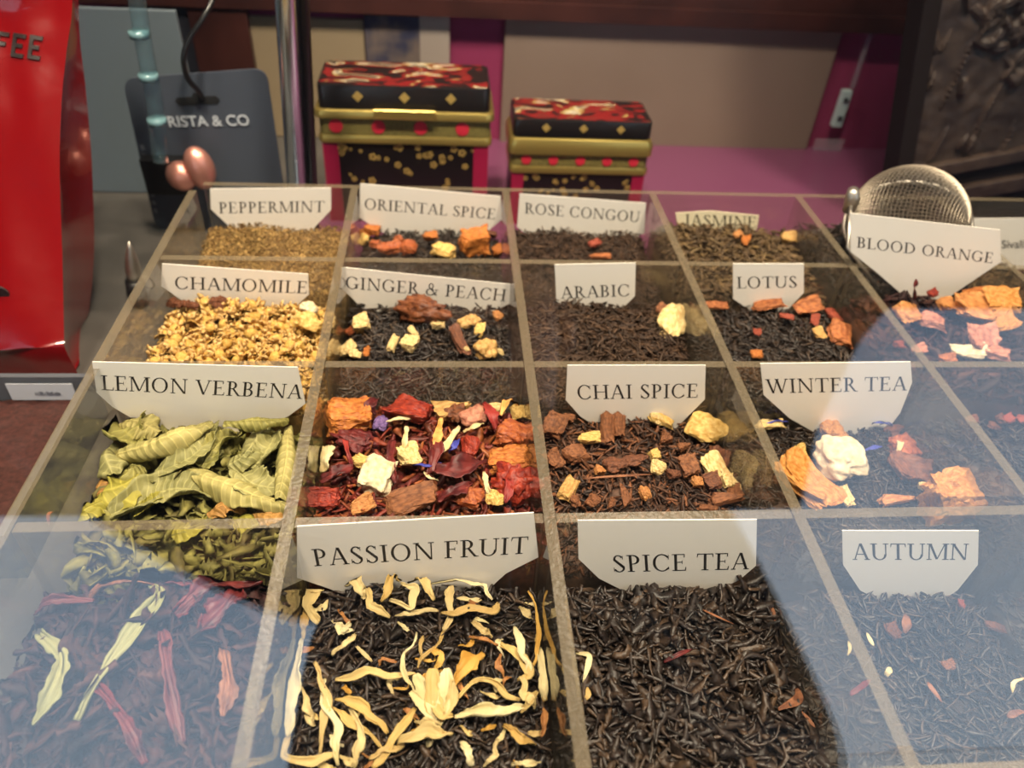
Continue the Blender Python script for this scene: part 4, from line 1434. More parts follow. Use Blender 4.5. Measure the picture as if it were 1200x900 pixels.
FR = [
    ('cube', (325, 580), (52, 34), .6, 'orange', 'large rough orange fruit chunk near the left divider', 'fruit_piece'),
    ('chip', (540, 530), (54, 26), .5, 'redfruit', 'flat red orange fruit slice at the back of the fruit tea', 'fruit_piece'),
    ('shard', (690, 520), (46, 18), .6, 'apricot', 'tan pointed peel sliver behind the marigold petals', 'fruit_piece'),
    ('cube', (900, 640), (38, 26), .6, 'amber', 'brown orange fruit block by the right divider', 'fruit_piece'),
    ('cube', (890, 725), (44, 26), .5, 'orange', 'orange fruit wedge below the brown orange block, by the right divider', 'fruit_piece'),
    ('chip', (540, 710), (26, 26), .5, 'pale', 'pale yellow fruit corner in the middle of the fruit tea', 'fruit_piece'),
    ('cube', (425, 782), (38, 34), .5, 'cream', 'pale block with a white side', 'fruit_piece'),
    ('chip', (390, 733), (34, 14), .6, 'yellow', 'flat yellow fruit strip above the pale block', 'fruit_piece'),
    ('lump', (770, 570), (30, 24), .6, 'pinkpeel', 'pinkish tan lump near the right of the fruit tea', 'fruit_piece'),
    ('lump', (755, 680), (22, 26), .7, 'redfruit', 'bright red berry piece in the middle right of the fruit tea', 'fruit_piece'),
    ('raisin', (910, 820), (48, 36), .6, 'redfruit', 'dark red wrinkled fruit in the near right corner', 'fruit_piece'),
    ('chip', (540, 865), (60, 26), .4, 'cinnamon', 'brown orange fruit slab at the near wall', 'fruit_piece'),
    ('cube', (750, 858), (28, 18), .6, 'amber', 'small brown orange block at the near wall', 'fruit_piece'),
    ('chip', (375, 885), (30, 16), .5, 'tanpeel', 'tan slice at the near wall left', 'fruit_piece'),
    ('chip', (240, 862), (36, 18), .5, 'redfruit', 'red slice in the near left corner', 'fruit_piece'),
    ('lump', (440, 595), (18, 18), .6, 'purple', 'small purple petal knot', 'fruit_piece'),
    ('chip', (840, 478), (20, 12), .5, 'pale', 'pale flake high against the back wall', 'fruit_piece'),
    ('chip', (305, 485), (22, 14), .5, 'pale', 'pale flake in the back left corner', 'fruit_piece'),
    ('chip', (930, 468), (16, 14), .5, 'yellow', 'yellow flake in the back right corner', 'fruit_piece'),
    ('lump', (840, 858), (18, 16), .6, 'yellow', 'yellow lump near the near right corner', 'fruit_piece'),
    ('raisin', (350, 660), (44, 24), .5, 'maroon', 'dark maroon fruit left of the middle', 'fruit_piece'),
    ('raisin', (700, 560), (30, 20), .6, 'raisin', 'dark berry behind the pinkish lump', 'fruit_piece'),
]
for shp, pxy, sz, tr_, mk_, lab, nm in FR:
    place_piece(nm, shp, (1, 2), P7(*pxy), sz, tr_, PM[mk_], lab + ' of the fruit tea' if 'fruit tea' not in lab else lab, 'dried fruit', 'fruit pieces in the uncarded mix', lift=.004)
FS = [
    ([(250, 670), (225, 710), (215, 760)], 66, 'pale', 'cream petal scrap at the left of the fruit mix'),
    ([(800, 520), (830, 560), (840, 610)], 44, 'red', 'red petal at the back right of the fruit mix'),
    ([(600, 760), (700, 750), (810, 720)], 96, 'maroon', 'broad dark maroon petal in the middle of the fruit mix'),
    ([(480, 650), (470, 720), (490, 800)], 40, 'maroon', 'upright maroon petal left of the pale corner piece'),
    ([(215, 790), (270, 770), (340, 740)], 60, 'maroon', 'dark red petal at the left edge of the fruit mix'),
    ([(620, 640), (630, 690), (600, 800)], 50, 'maroon', 'maroon petal behind the blue thread'),
    ([(650, 570), (640, 630), (630, 700)], 30, 'marigold', 'orange marigold petal standing in the middle of the fruit mix'),
    ([(915, 440), (890, 490), (860, 560)], 30, 'marigold', 'orange marigold petal leaning in the back right corner'),
    ([(530, 600), (525, 640), (520, 690)], 22, 'pale', 'short pale thread left of the marigold petal'),
    ([(640, 705), (680, 650), (715, 600)], 30, 'pale', 'pale petal beside the marigold petal'),
    ([(730, 620), (770, 600), (800, 590)], 20, 'pale', 'thin pale thread under the pinkish lump'),
    ([(450, 585), (500, 575), (560, 570)], 20, 'pale', 'thin pale thread under the red orange slice'),
    ([(550, 735), (600, 738), (650, 728)], 16, 'blue', 'blue cornflower thread in front of the pale corner piece'),
    ([(680, 690), (695, 670), (715, 645)], 22, 'blue', 'blue cornflower thread beside the red berry'),
    ([(590, 760), (610, 780), (640, 790)], 14, 'pale', 'tiny pale curl near the maroon petal'),
    ([(860, 760), (890, 800), (880, 870)], 40, 'red', 'crumpled red petal in the near right corner of the fruit mix'),
    ([(430, 500), (400, 530), (420, 560)], 40, 'maroon', 'dark petal behind the orange chunk'),
    ([(640, 860), (700, 830), (760, 800)], 60, 'maroon', 'maroon petal at the near wall of the fruit mix'),
    ([(310, 620), (320, 680), (340, 740)], 20, 'red', 'red thread in front of the orange chunk'),
    ([(800, 760), (810, 800), (820, 840)], 22, 'pale', 'pale thread near the yellow lump'),
]
for i, (pts, w_, mk_, lab) in enumerate(FS):
    strip('petal', [P7(*q) for q in pts], w_ / 3, (1, 2), PET[mk_], lab, 'petal', 'petals in the fruit mix', curl=1.5, lift=.005, arch=.003, seed=500 + i, crumple=1.0, nseg=26, nac=9, pleat=.06, ragged=.4)

# ---- chai
def P8(x, y):
    return (600 + x / 3, 300 + y / 3)


CH = [
    ('lump', (712, 553), (44, 28), .4, 'yellow', 'large pale ginger slice at the right foot of the CHAI SPICE card'),
    ('chip', (525, 578), (30, 11), .6, 'yellow', 'flat pale ginger strip below the CHAI SPICE card'),
    ('lump', (500, 552), (16, 10), .7, 'pale', 'small pale ginger bit just under the CHAI SPICE card'),
    ('chip', (270, 648), (27, 11), .6, 'yellow', 'pale ginger strip at the left of the chai'),
    ('lump', (512, 752), (17, 15), .7, 'pale', 'pale ginger knob in the middle of the chai'),
    ('cube', (755, 800), (14, 13), .8, 'pale', 'pale ginger cube at the right of the chai'),
    ('chip', (195, 822), (19, 30), .5, 'apricot', 'tan ginger slice standing near the left divider of the chai'),
    ('chip', (310, 757), (12, 10), .7, 'tanpeel', 'small tan bit left of the middle of the chai'),
    ('chip', (335, 605), (17, 34), .5, 'cinnamon', 'upright cinnamon chip left of the black tea patch'),
    ('chip', (372, 585), (15, 26), .5, 'cinnamon', 'second upright cinnamon chip beside the first'),
    ('cube', (620, 748), (22, 19), .6, 'cinnamon', 'orange brown block right of the pale ginger knob'),
    ('cube', (780, 735), (22, 32), .5, 'brown', 'large brown block at the right of the chai'),
    ('shard', (755, 857), (40, 17), .5, 'cinnamon', 'long brown chip at the near right of the chai'),
    ('cube', (800, 832), (14, 16), .6, 'cinnamon', 'brown chip behind the long near chip'),
    ('cube', (832, 835), (17, 15), .6, 'cinnamon', 'brown chip nearest the right divider of the chai'),
    ('chip', (705, 800), (20, 15), .5, 'brown', 'brown chip left of the pale ginger cube'),
    ('chip', (222, 700), (30, 20), .5, 'cinnamon', 'flat bark chip left of the middle'),
    ('chip', (150, 722), (18, 17), .6, 'cinnamon', 'bark chip touching the left divider'),
    ('chip', (140, 545), (24, 24), .5, 'cinnamon', 'broad bark chip in the back left corner of the chai'),
    ('shard', (402, 855), (12, 26), .6, 'cinnamon', 'pointed bark chip at the near wall of the chai'),
    ('lump', (466, 838), (13, 15), .7, 'tanpeel', 'tan lump near the pointed bark chip'),
    ('lump', (285, 868), (17, 14), .6, 'cinnamon', 'rounded bark bit at the near wall'),
    ('lump', (222, 868), (13, 14), .7, 'cinnamon', 'rounded bark bit in the near left corner'),
    ('shard', (352, 872), (8, 15), .6, 'cinnamon', 'thin bark splinter at the near wall'),
    ('lump', (430, 722), (28, 13), .5, 'brown', 'red brown lump in the middle of the chai'),
    ('lump', (362, 740), (26, 16), .5, 'brown', 'red brown lump left of the middle of the chai'),
    ('shard', (540, 642), (14, 18), .6, 'cinnamon', 'bark splinter under the flat ginger strip'),
    ('shard', (605, 672), (17, 10), .6, 'cinnamon', 'bark splinter right of the middle'),
    ('cube', (650, 798), (12, 10), .7, 'tanpeel', 'small tan cube near the near right bark chips'),
    ('lump', (820, 778), (11, 9), .8, 'tanpeel', 'round tan seed near the right divider'),
    ('shard', (570, 772), (17, 14), .5, 'brown', 'brown splinter beside the orange brown block'),
    ('lump', (795, 645), (8, 10), .8, 'tanpeel', 'tan seed under the large ginger slice'),
    ('chip', (180, 495), (16, 8), .6, 'cinnamon', 'bark chip at the left foot of the CHAI SPICE card'),
    ('chip', (690, 620), (12, 22), .5, 'apricot', 'narrow tan strip below the large ginger slice'),
    ('chip', (690, 890), (26, 6), .8, 'cinnamon', 'bark strip lying along the near wall'),
    ('cube', (500, 705), (12, 10), .7, 'yellow', 'tiny yellow bit in the middle of the chai'),
]
for shp, pxy, sz, tr_, mk_, lab in CH:
    place_piece('spice_piece', shp, (2, 2), P8(*pxy), sz, tr_, PM[mk_], lab if 'chai' in lab or 'CHAI' in lab else lab + ' in the chai tea', 'spice', 'ginger and bark pieces in the chai', lift=.003)
strip('twig', [P8(250, 785), P8(370, 776), P8(490, 768)], 5, (2, 2), PET['stem'], 'long thin brown twig lying across the chai tea', 'stem', None, curl=2.6, seed=560, crumple=.15, lift=.005)

# ---- winter tea
def P14(x, y):
    return (800 + x / 3, 400 + y / 3)


WT = [
    ('chip', (435, 500), (52, 58), .35, 'peel', 'large orange peel slab leaning beside the left divider of the winter tea', 35),
    ('lump', (545, 432), (52, 48), .7, 'cream', 'big white lump in the middle of the winter tea', 0),
    ('lump', (490, 275), (30, 30), .8, 'peel', 'round orange lump at the foot of the WINTER TEA card', 0),
    ('cube', (1050, 580), (54, 34), 1.3, 'peel', 'square orange peel block against the near wall of the winter tea', 0),
    ('shard', (755, 560), (42, 14), .5, 'tanpeel', 'tan shard against the near wall of the winter tea', 0),
    ('cube', (868, 385), (27, 24), .6, 'amber', 'reddish chip right of the middle of the winter tea', 20),
    ('lump', (876, 460), (13, 16), .7, 'cream', 'pale almond bit right of the middle of the winter tea', 0),
    ('chip', (765, 450), (20, 36), .5, 'brown', 'brown mushroom shaped chip in the winter tea', 0),
    ('cube', (950, 455), (38, 24), .5, 'brown', 'dark brown chunk at the right of the winter tea', -20),
    ('chip', (568, 545), (14, 24), .4, 'pale', 'pale curled flake below the white lump', 0),
    ('chip', (868, 512), (18, 9), .5, 'pale', 'pale flake near the near wall of the winter tea', 0),
    ('chip', (414, 395), (13, 15), .6, 'yellow', 'yellow bit above the large orange peel slab', 0),
    ('chip', (290, 262), (32, 9), .6, 'pale', 'pale flake beside the blue petal by the left divider', 0),
    ('lump', (815, 345), (16, 10), .6, 'brown', 'dark bit behind the reddish chip of the winter tea', 0),
    ('lump', (735, 265), (20, 10), .7, 'raisin', 'dark knob at the right foot of the WINTER TEA card', 0),
    ('chip', (985, 478), (14, 6), .6, 'cream', 'white flake right of the dark brown chunk', 0),
]
for shp, pxy, sz, tr_, mk_, lab, ro in WT:
    place_piece('peel_piece', shp, (3, 2), P14(*pxy), sz, tr_, PM[mk_], lab, 'dried fruit', 'peel and fruit pieces in the winter tea', rot=ro, lift=.013 if 'square' in lab else .004)
for i, (pts, w_, mk_) in enumerate([
    ([(265, 245), (305, 235), (350, 245)], 40, 'blue'), ([(690, 290), (720, 285), (760, 290)], 22, 'blue'), ([(820, 215), (850, 200), (840, 230)], 24, 'blue'),
    ([(640, 385), (670, 375), (700, 370)], 18, 'blue'), ([(790, 340), (800, 355), (790, 370)], 20, 'blue'), ([(660, 285), (690, 283), (720, 270)], 22, 'blue'),
    ([(850, 270), (870, 280), (890, 270)], 16, 'pale'), ([(520, 315), (515, 345), (505, 375)], 26, 'pale'), ([(770, 335), (765, 360), (755, 390)], 24, 'pale'),
    ([(850, 295), (870, 280), (890, 270)], 14, 'pale'), ([(905, 330), (905, 370), (910, 420)], 12, 'pale'), ([(930, 540), (935, 515), (945, 500)], 12, 'pale')]):
    strip('petal', [P14(*q) for q in pts], w_ / 3, (3, 2), PET[mk_], 'thin %s petal thread lying in the winter tea' % ('blue' if mk_ == 'blue' else 'white'), 'petal', '%s threads in the winter tea' % ('blue' if mk_ == 'blue' else 'white'), curl=1.2, lift=.004, seed=600 + i)
place_piece('peel_piece', 'chip', (2, 2), (894, 556), (30, 40), .3, PM['pale'], 'pale yellow peel leaning on the divider between chai and winter tea', 'dried fruit', rot=30, lift=.004)

# ---- ginger & peach
GP = [
    ('raisin', (585, 212), (58, 28), .8, 'raisin', 'large brown fruit lump under the GINGER & PEACH lettering'),
    ('cube', (370, 248), (19, 15), .8, 'pale', 'pale ginger cube at the left foot of its card'),
    ('lump', (312, 337), (18, 22), .8, 'pale', 'popcorn like pale ginger lump at the near left'),
    ('lump', (351, 353), (12, 12), .8, 'pale', 'small pale lump beside the popcorn like one'),
    ('cube', (540, 317), (17, 14), .8, 'pale', 'pale ginger cube in the middle'),
    ('cube', (551, 270), (8, 14), .8, 'pale', 'slim pale cube above the middle one'),
    ('chip', (640, 248), (17, 9), .7, 'pale', 'flat pale ginger chip right of the brown fruit lump'),
    ('lump', (805, 343), (26, 20), .8, 'apricot', 'smooth amber fruit piece at the near right'),
    ('cube', (785, 266), (10, 15), .8, 'yellow', 'yellow ginger cube at the right'),
    ('lump', (850, 216), (11, 12), .8, 'tanpeel', 'tan lump near the right divider'),
    ('lump', (750, 236), (22, 14), .7, 'apricot', 'amber fruit piece behind the mottled brown one'),
    ('chip', (715, 300), (14, 32), .5, 'brown', 'mottled brown slice in the middle right'),
    ('chip', (480, 310), (10, 18), .6, 'pale', 'narrow pale ginger chip left of the middle cube'),
    ('chip', (390, 340), (7, 10), .7, 'orange', 'orange sliver near the pale lumps'),
    ('chip', (328, 270), (9, 7), .7, 'amber', 'small amber chip by the left divider'),
    ('lump', (860, 340), (6, 8), .8, 'pale', 'tiny pale bit in the near right corner'),
    ('lump', (740, 330), (6, 6), .8, 'pale', 'tiny pale bit by the smooth amber piece'),
]
for shp, pxy, sz, tr_, mk_, lab in GP:
    place_piece('ginger_piece', shp, (1, 1), P7(*pxy), sz, tr_, PM[mk_], lab + (' of the ginger and peach tea' if 'GINGER' not in lab else ''), 'dried fruit', 'ginger and peach pieces', lift=.003)

# ---- oriental spice, rose, jasmine
for shp, pxy, sz, tr_, mk_, lab in [
    ('cube', (555, 288), (32, 24), .8, 'orange', 'largest orange cube under the right end of the ORIENTAL SPICE card'),
    ('cube', (520, 297), (24, 14), .7, 'yellow', 'yellow block left of the largest orange cube'),
    ('chip', (504, 279), (18, 8), .7, 'orange', 'flat orange bit at the foot of the ORIENTAL SPICE card'),
    ('lump', (425, 284), (13, 13), .8, 'yellow', 'round yellow lump by the left divider of the oriental spice'),
    ('cube', (436, 272), (18, 10), .8, 'orange', 'orange block at the left foot of the ORIENTAL SPICE card'),
    ('lump', (423, 266), (11, 10), .8, 'orange', 'small orange lump in the back left corner of the oriental spice'),
    ('chip', (457, 293), (28, 12), .7, 'amber', 'long amber bit at the near left of the oriental spice'),
    ('chip', (478, 292), (17, 15), .7, 'amber', 'amber wedge in the middle of the oriental spice'),
    ('lump', (467, 283), (12, 9), .8, 'amber', 'small amber lump behind the amber wedge'),
    ('chip', (438, 288), (10, 8), .8, 'amber', 'small amber chip beside the round yellow lump'),
    ('chip', (583, 297), (12, 10), .8, 'orange', 'small orange chip in the near right corner of the oriental spice'),
    ('chip', (574, 276), (14, 6), .8, 'brown', 'brown chip behind the largest orange cube')]:
    place_piece('fruit_cube', shp, (1, 0), pxy, sz, tr_, PM[mk_], lab, 'dried fruit', 'orange pieces in the oriental spice tea', lift=.003)
place_piece('rose_bud', 'lump', (2, 0), (697, 287), (14, 9), .8, PM['coral'], 'small coral rose bud on the rose congou tea', 'flower bud', lift=.003)
place_piece('rose_petal', 'chip', (2, 0), (703, 302), (26, 7), .5, PM['orangepetal'], 'orange petal by the wall behind the ARABIC card', 'petal', lift=.002)
place_piece('jasmine_flower', 'lump', (3, 0), (864, 276), (11, 8), .8, PM['tanpeel'], 'yellow jasmine bud on the olive brown tea', 'flower bud', lift=.003)
place_piece('jasmine_flower', 'chip', (3, 0), (873, 284), (9, 12), .7, PM['orange'], 'orange tan jasmine bud below the yellow one', 'flower bud', lift=.003)
place_piece('jasmine_leaf', 'chip', (3, 0), (931, 281), (18, 12), .5, PM['apricot'], 'olive leaf flake near the right divider of the jasmine tea', 'leaf', lift=.003)

# ---- arabic, lotus
place_piece('cardamom_pod', 'lump', (2, 1), (796, 381), (30, 40), .5, PM['pale'], 'pale split cardamom pod on the ARABIC tea near the divider', 'spice', rot=-18, lift=.003)
place_piece('bark_chip', 'chip', (2, 1), (777, 366), (14, 15), .5, PM['cinnamon'], 'brown chip behind the pale cardamom pod', 'spice', lift=.003)
for pxy, sz, mk_, lab in [((937, 347), (36, 16), 'orangepetal', 'right orange petal in front of the LOTUS card'), ((893, 346), (36, 14), 'orangepetal', 'left orange petal in front of the LOTUS card'),
                         ((832, 343), (28, 9), 'orangepetal', 'orange petal by the left divider of the lotus tea'), ((922, 372), (17, 8), 'coral', 'small red petal below the LOTUS card'),
                         ((955, 375), (10, 12), 'coral', 'small red petal behind the yellow orange one'), ((985, 392), (28, 28), 'orangepetal', 'yellow orange petal at the right of the lotus tea'),
                         ((960, 391), (13, 15), 'apricot', 'green yellow petal beside the yellow orange petal'), ((886, 415), (14, 10), 'orange', 'yellow petal at the near wall of the lotus tea'),
                         ((887, 390), (9, 7), 'coral', 'tiny red brown petal in the middle of the lotus tea'), ((1015, 367), (14, 22), 'coral', 'red petal touching the right divider of the lotus tea')]:
    place_piece('lotus_petal', 'chip', (3, 1), pxy, sz, .3, PM[mk_], lab, 'petal', 'petals on the lotus tea', lift=.004)

# ---- blood orange
for shp, pxy, sz, tr_, mk_, lab, lf in [
    ('chip', (1066, 369), (34, 22), .4, 'tanpeel', 'pale orange peel at the left of the blood orange tea', .004),
    ('chip', (1092, 378), (28, 22), .4, 'pinkpeel', 'pinkish peel right of the pale orange one', .004),
    ('chip', (1140, 364), (40, 40), .35, 'tanpeel', 'large tan orange peel under the BLOOD ORANGE card', .009),
    ('cube', (1171, 358), (40, 26), .5, 'peel', 'orange peel block right of the large tan peel', .010),
    ('chip', (1172, 380), (38, 20), .5, 'peel', 'orange peel slab in front of the peel block', .008),
    ('chip', (1142, 347), (26, 12), .5, 'orange', 'orange peel bit at the right foot of the BLOOD ORANGE card', .010),
    ('chip', (1107, 360), (22, 15), .5, 'tanpeel', 'tan peel bit in the middle of the blood orange tea', .006),
    ('chip', (1150, 400), (30, 26), .4, 'pinkpeel', 'pink folded peel at the near right of the blood orange tea', .005),
    ('chip', (1135, 415), (34, 14), .5, 'cream', 'white curled peel at the near wall of the blood orange tea', .004),
    ('cube', (1166, 415), (28, 14), .5, 'pinkpeel', 'pink tan peel at the near wall of the blood orange tea', .004),
    ('chip', (1110, 421), (22, 8), .6, 'orangepetal', 'orange flake at the near wall left of the white curl', .003),
    ('chip', (1172, 346), (24, 10), .5, 'coral', 'red orange bit beside the BLOOD ORANGE card', .010),
    ('chip', (1053, 406), (14, 8), .6, 'coral', 'small red flake near the left divider of the blood orange tea', .003),
    ('chip', (1076, 412), (20, 10), .6, 'pinkpeel', 'pinkish flake at the near left of the blood orange tea', .003),
    ('chip', (1092, 345), (10, 8), .6, 'redfruit', 'red bit at the foot of the BLOOD ORANGE card', .010)]:
    place_piece('orange_peel', shp, (4, 1), pxy, sz, tr_, PM[mk_], lab, 'peel', 'peel pieces on the blood orange tea', lift=lf)
strip('dried_leaf', [(1070, 352), (1071, 338), (1073, 327)], 9, (4, 1), PET['maroon'], 'dark shard standing upright in front of the BLOOD ORANGE card', 'leaf', None, curl=1.4, lift=.004, lifts=[0, .006, .012], seed=710)

# ---- autumn
for i, (pts, w_, mk_, lab) in enumerate([
    ([(1060, 742), (1062, 730), (1061, 720)], 12, 'stem', 'flat brown chip stick below the AUTUMN card'), ([(1087, 800), (1095, 812), (1104, 824)], 7, 'stem', 'brown stick in the middle right of the autumn tea'),
    ([(996, 814), (1008, 806), (1020, 797)], 8, 'red', 'reddish petal crossing the left divider of the autumn tea'), ([(1186, 812), (1188, 800), (1200, 795)], 5, 'pale', 'bent white thread at the right of the autumn tea'),
    ([(1180, 840), (1190, 836), (1200, 834)], 9, 'stem', 'tan twig at the right of the autumn tea'), ([(994, 752), (996, 760), (993, 768)], 5, 'pale', 'white thread by the left divider of the autumn tea'),
    ([(1016, 742), (1019, 750), (1024, 757)], 6, 'pale', 'white petal sliver near the left divider of the autumn tea'), ([(1038, 792), (1041, 787), (1044, 783)], 8, 'pale', 'yellow bud tip left of the middle of the autumn tea')]):
    strip('petal' if mk_ in ('red', 'pale') else 'twig', pts, w_, (3, 3), PET[mk_], lab, 'petal' if mk_ in ('red', 'pale') else 'stem', 'loose bits on the autumn tea', curl=1.2, lift=.004, seed=730 + i, nseg=8)
for pxy, sz, mk_, lab in [((1126, 709), (8, 8), 'coral', 'small orange chip right of the AUTUMN card\'s foot'), ((1166, 735), (26, 9), 'brown', 'brown chip at the far right of the autumn tea'), ((1111, 781), (13, 9), 'cinnamon', 'pinkish brown chip in the middle of the autumn tea'),
                         ((1045, 740), (14, 16), 'brown', 'dark chip left of the flat brown stick')]:
    place_piece('bark_chip', 'chip', (3, 3), pxy, sz, .5, PM[mk_], lab, 'spice', 'chips on the autumn tea', lift=.003)
for i, (x_, y_) in enumerate([(1120, 470), (1150, 455), (1165, 500), (1180, 470), (1130, 440)]):
    place_piece('bark_chip', 'chip', (4, 2), (x_, y_), (14, 9), .5, PM['coral' if i % 2 else 'brown'], 'small reddish chip in the tea right of the WINTER TEA card', 'spice', 'chips in the uncarded dark tea', lift=.003)

# ---- chamomile flowers
CHM = [mottled('chamomile_yellow', lin(178, 138, 62), lin(206, 168, 92), 8, 0.7, 0.6), mottled('chamomile_tan', lin(180, 138, 72), lin(216, 180, 120), 6, 0.7, 0.5)]


def chamomile_mesh(seed):
    g = random.Random(seed)
    bb = MB()
    # button centre
    n, m_ = 10, 6
    V, F = [], []
    for i in range(m_ + 1):
        a = math.pi * .62 * i / m_
        for k in range(n):
            q = 2 * math.pi * k / n
            r_ = 0.38 * math.sin(a) * (1 + .12 * math.sin(7 * q + 5 * a + seed))
            V.append((r_ * math.cos(q), r_ * math.sin(q), .34 * math.cos(a) + .06))
    for i in range(m_):
        for k in range(n):
            F.append((i * n + k, i * n + (k + 1) % n, (i + 1) * n + (k + 1) % n, (i + 1) * n + k))
    bb.add(V, [f[::-1] for f in F], 0)
    # shrivelled petals around it
    for k in range(11):
        q = 2 * math.pi * k / 11 + g.uniform(-.2, .2)
        d = Vector((math.cos(q), math.sin(q), 0))
        s = Vector((-d.y, d.x, 0))
        L_, w_ = g.uniform(.25, .55), g.uniform(.12, .2)
        dz = g.uniform(-.7, .9)
        pts = [d * .3, d * (.36 + L_ * .5) + Vector((0, 0, dz * .35)), d * (.3 + L_) * g.uniform(.75, 1) + Vector((0, 0, dz * .6))]
        V, F = [], []
        for i, pp in enumerate(pts):
            ww = w_ * (1, 1.15, .5)[i]
            V += [pp + s * ww, pp + Vector((0, 0, .07)), pp - s * ww, pp - Vector((0, 0, .05))]
        for i in range(2):
            for j in range(4):
                F.append((i * 4 + j, i * 4 + (j + 1) % 4, (i + 1) * 4 + (j + 1) % 4, (i + 1) * 4 + j))
        F += [(3, 2, 1, 0), (8, 9, 10, 11)]
        bb.add(V, F, 1)
    me = bpy.data.meshes.new('chamomile_flower')
    me.from_pydata([tuple(v) for v in bb.v], [], bb.f)
    for q in CHM:
        me.materials.append(q)
    me.polygons.foreach_set('material_index', np.array(bb.m, dtype=np.int32))
    me.polygons.foreach_set('use_smooth', np.ones(len(me.polygons), dtype=bool))
    me.update()
    return me


cms = [chamomile_mesh(i) for i in range(6)]
x0, x1, y0, y1 = cell_bounds((0, 1), .003)
g = random.Random(5)
nfl = 0
cand = []
for j in range(14):
    for i in range(15):
        cand.append((x0 + (x1 - x0) * (i + g.random()) / 15, y0 + (y1 - .002 - y0) * (j + g.random()) / 14))
for (x, y) in cand:
    s = g.uniform(.0055, .0084)
    o = bpy.data.objects.new('chamomile_flower', cms[g.randrange(6)])
    COL.objects.link(o)
    o.scale = (s, s, s)
    o.location = (x, y, float(heap((0, 1), x, y)) + g.uniform(-.0005, .0032))
    o.rotation_euler = (g.uniform(-1.3, 1.3), g.uniform(-1.3, 1.3), g.uniform(0, 6.28))
    tag(o, 'small golden dried chamomile flower in the heap under the CHAMOMILE card', 'flower', 'chamomile flowers')
for pxy, sz, mk_, lab in [((363, 365), (17, 16), 'cream', 'whitest chamomile flower at the right under the card'), ((363, 383), (28, 20), 'yellow', 'bright yellow chamomile centre beside the divider')]:
    place_piece('chamomile_flower', 'lump', (0, 1), pxy, sz, .8, PM[mk_], lab, 'flower', None, lift=.006)
for i in range(8):
    gx = random.Random(900 + i)
    x = gx.uniform(205, 230)
    place_piece('chamomile_leaf', 'raisin', (0, 1), (196 + 8 * i if i < 5 else 232 + 4 * i, 356 + gx.uniform(-3, 5)), (12, 8), .8, PM['raisin'], 'dark brown withered flower at the back left of the chamomile', 'flower', 'withered chamomile flowers', lift=.004)

# ---------------------------------------------------------------- mesh tea ball in the blood orange column
ctr = Vector(at_y(1062, 262, -0.0415))
R_ = 66 / ppm(ctr)
ball = empty('tea_ball', tuple(ctr - Vector((0, 0, R_))))
tag(ball, 'round steel mesh tea ball standing behind the BLOOD ORANGE card', 'tea infuser')
bm = bmesh.new()
bmesh.ops.create_uvsphere(bm, u_segments=84, v_segments=46, radius=R_)
me = bpy.data.meshes.new('mesh_ball')
bm.to_mesh(me)
bm.free()
me.transform(Matrix.Rotation(math.radians(62), 4, 'X') @ Matrix.Rotation(math.radians(35), 4, 'Y'))
me.transform(Matrix.Translation((0, 0, R_)))
me.materials.append(M['steel'])
me.materials[0] = flat('mesh_wire', (0.34, 0.29, 0.23, 1), 0.5, 0.9)
mo = bpy.data.objects.new('mesh_ball', me)
COL.objects.link(mo)
mo.parent = ball
wf = mo.modifiers.new('wire', 'WIREFRAME')
wf.thickness = 0.0006
wf.use_replace = True
wf.use_even_offset = False
# rim where the halves meet, tilted
bb = MB()
rim_n = Vector((0.35, 0.25, -0.9)).normalized()
e1 = rim_n.orthogonal().normalized()
e2 = rim_n.cross(e1)
bb.tube([ctr + (e1 * math.cos(2 * math.pi * k / 48) + e2 * math.sin(2 * math.pi * k / 48)) * (R_ + .0006) - rim_n * 0 for k in range(49)], 0.0011, 8)
bb.build('rim', M['steel'], ball, True)
hp = Vector(at_y(998, 232, -0.0415))
bb = MB()
bb.tube([hp + Vector((-.002, -.002, .006)), hp + Vector((0, -.001, 0)), hp + Vector((.001, 0, -.008))], [.003, .0042, .0035], 12)
bb.build('hinge', M['steel'], ball, True)
bb = MB()
q0, q1 = Vector(at_y(997, 292, -0.066)), Vector(at_y(1034, 347, -0.072))
bb.tube([hp, q0 + Vector((-.001, .002, 0)), (q0 + q1) / 2, q1], 0.0011, 8)
bb.build('handle', M['steel'], ball, True)

# ---------------------------------------------------------------- tea tins
TIN_ART = None
m, t, p = new_mat('tin_lid_print')
tcn = t.nodes.new('ShaderNodeTexCoord')
mp = t.nodes.new('ShaderNodeMapping')
mp.inputs['Scale'].default_value = (34, 70, 40)
t.links.new(tcn.outputs['Object'], mp.inputs[0])
nz = t.nodes.new('ShaderNodeTexNoise')
nz.inputs['Scale'].default_value = 1.0
nz.inputs['Detail'].default_value = 1.5
nz.inputs['Distortion'].default_value = 1.2
t.links.new(mp.outputs[0], nz.inputs['Vector'])
rp = t.nodes.new('ShaderNodeValToRGB')
rp.color_ramp.interpolation = 'CONSTANT'
ramp_fill(rp, [lin(28, 20, 20)] * 2)
rp.color_ramp.elements[0].position = 0
rp.color_ramp.elements[1].position = .47
rp.color_ramp.elements[1].color = lin(112, 26, 26)
for pos, c_ in ((.54, lin(96, 34, 30)), (.58, lin(150, 128, 76)), (.61, lin(190, 180, 160)), (.64, lin(60, 50, 40))):
    e = rp.color_ramp.elements.new(pos)
    e.color = c_
t.links.new(nz.outputs['Fac'], rp.inputs[0])
t.links.new(rp.outputs[0], p.inputs['Base Color'])
p.inputs['Roughness'].default_value = 0.3
TIN_ART = m
TB = flat('tin_black_enamel', lin(20, 17, 18), 0.28)
TR = flat('tin_crimson', lin(142, 24, 60), 0.35)
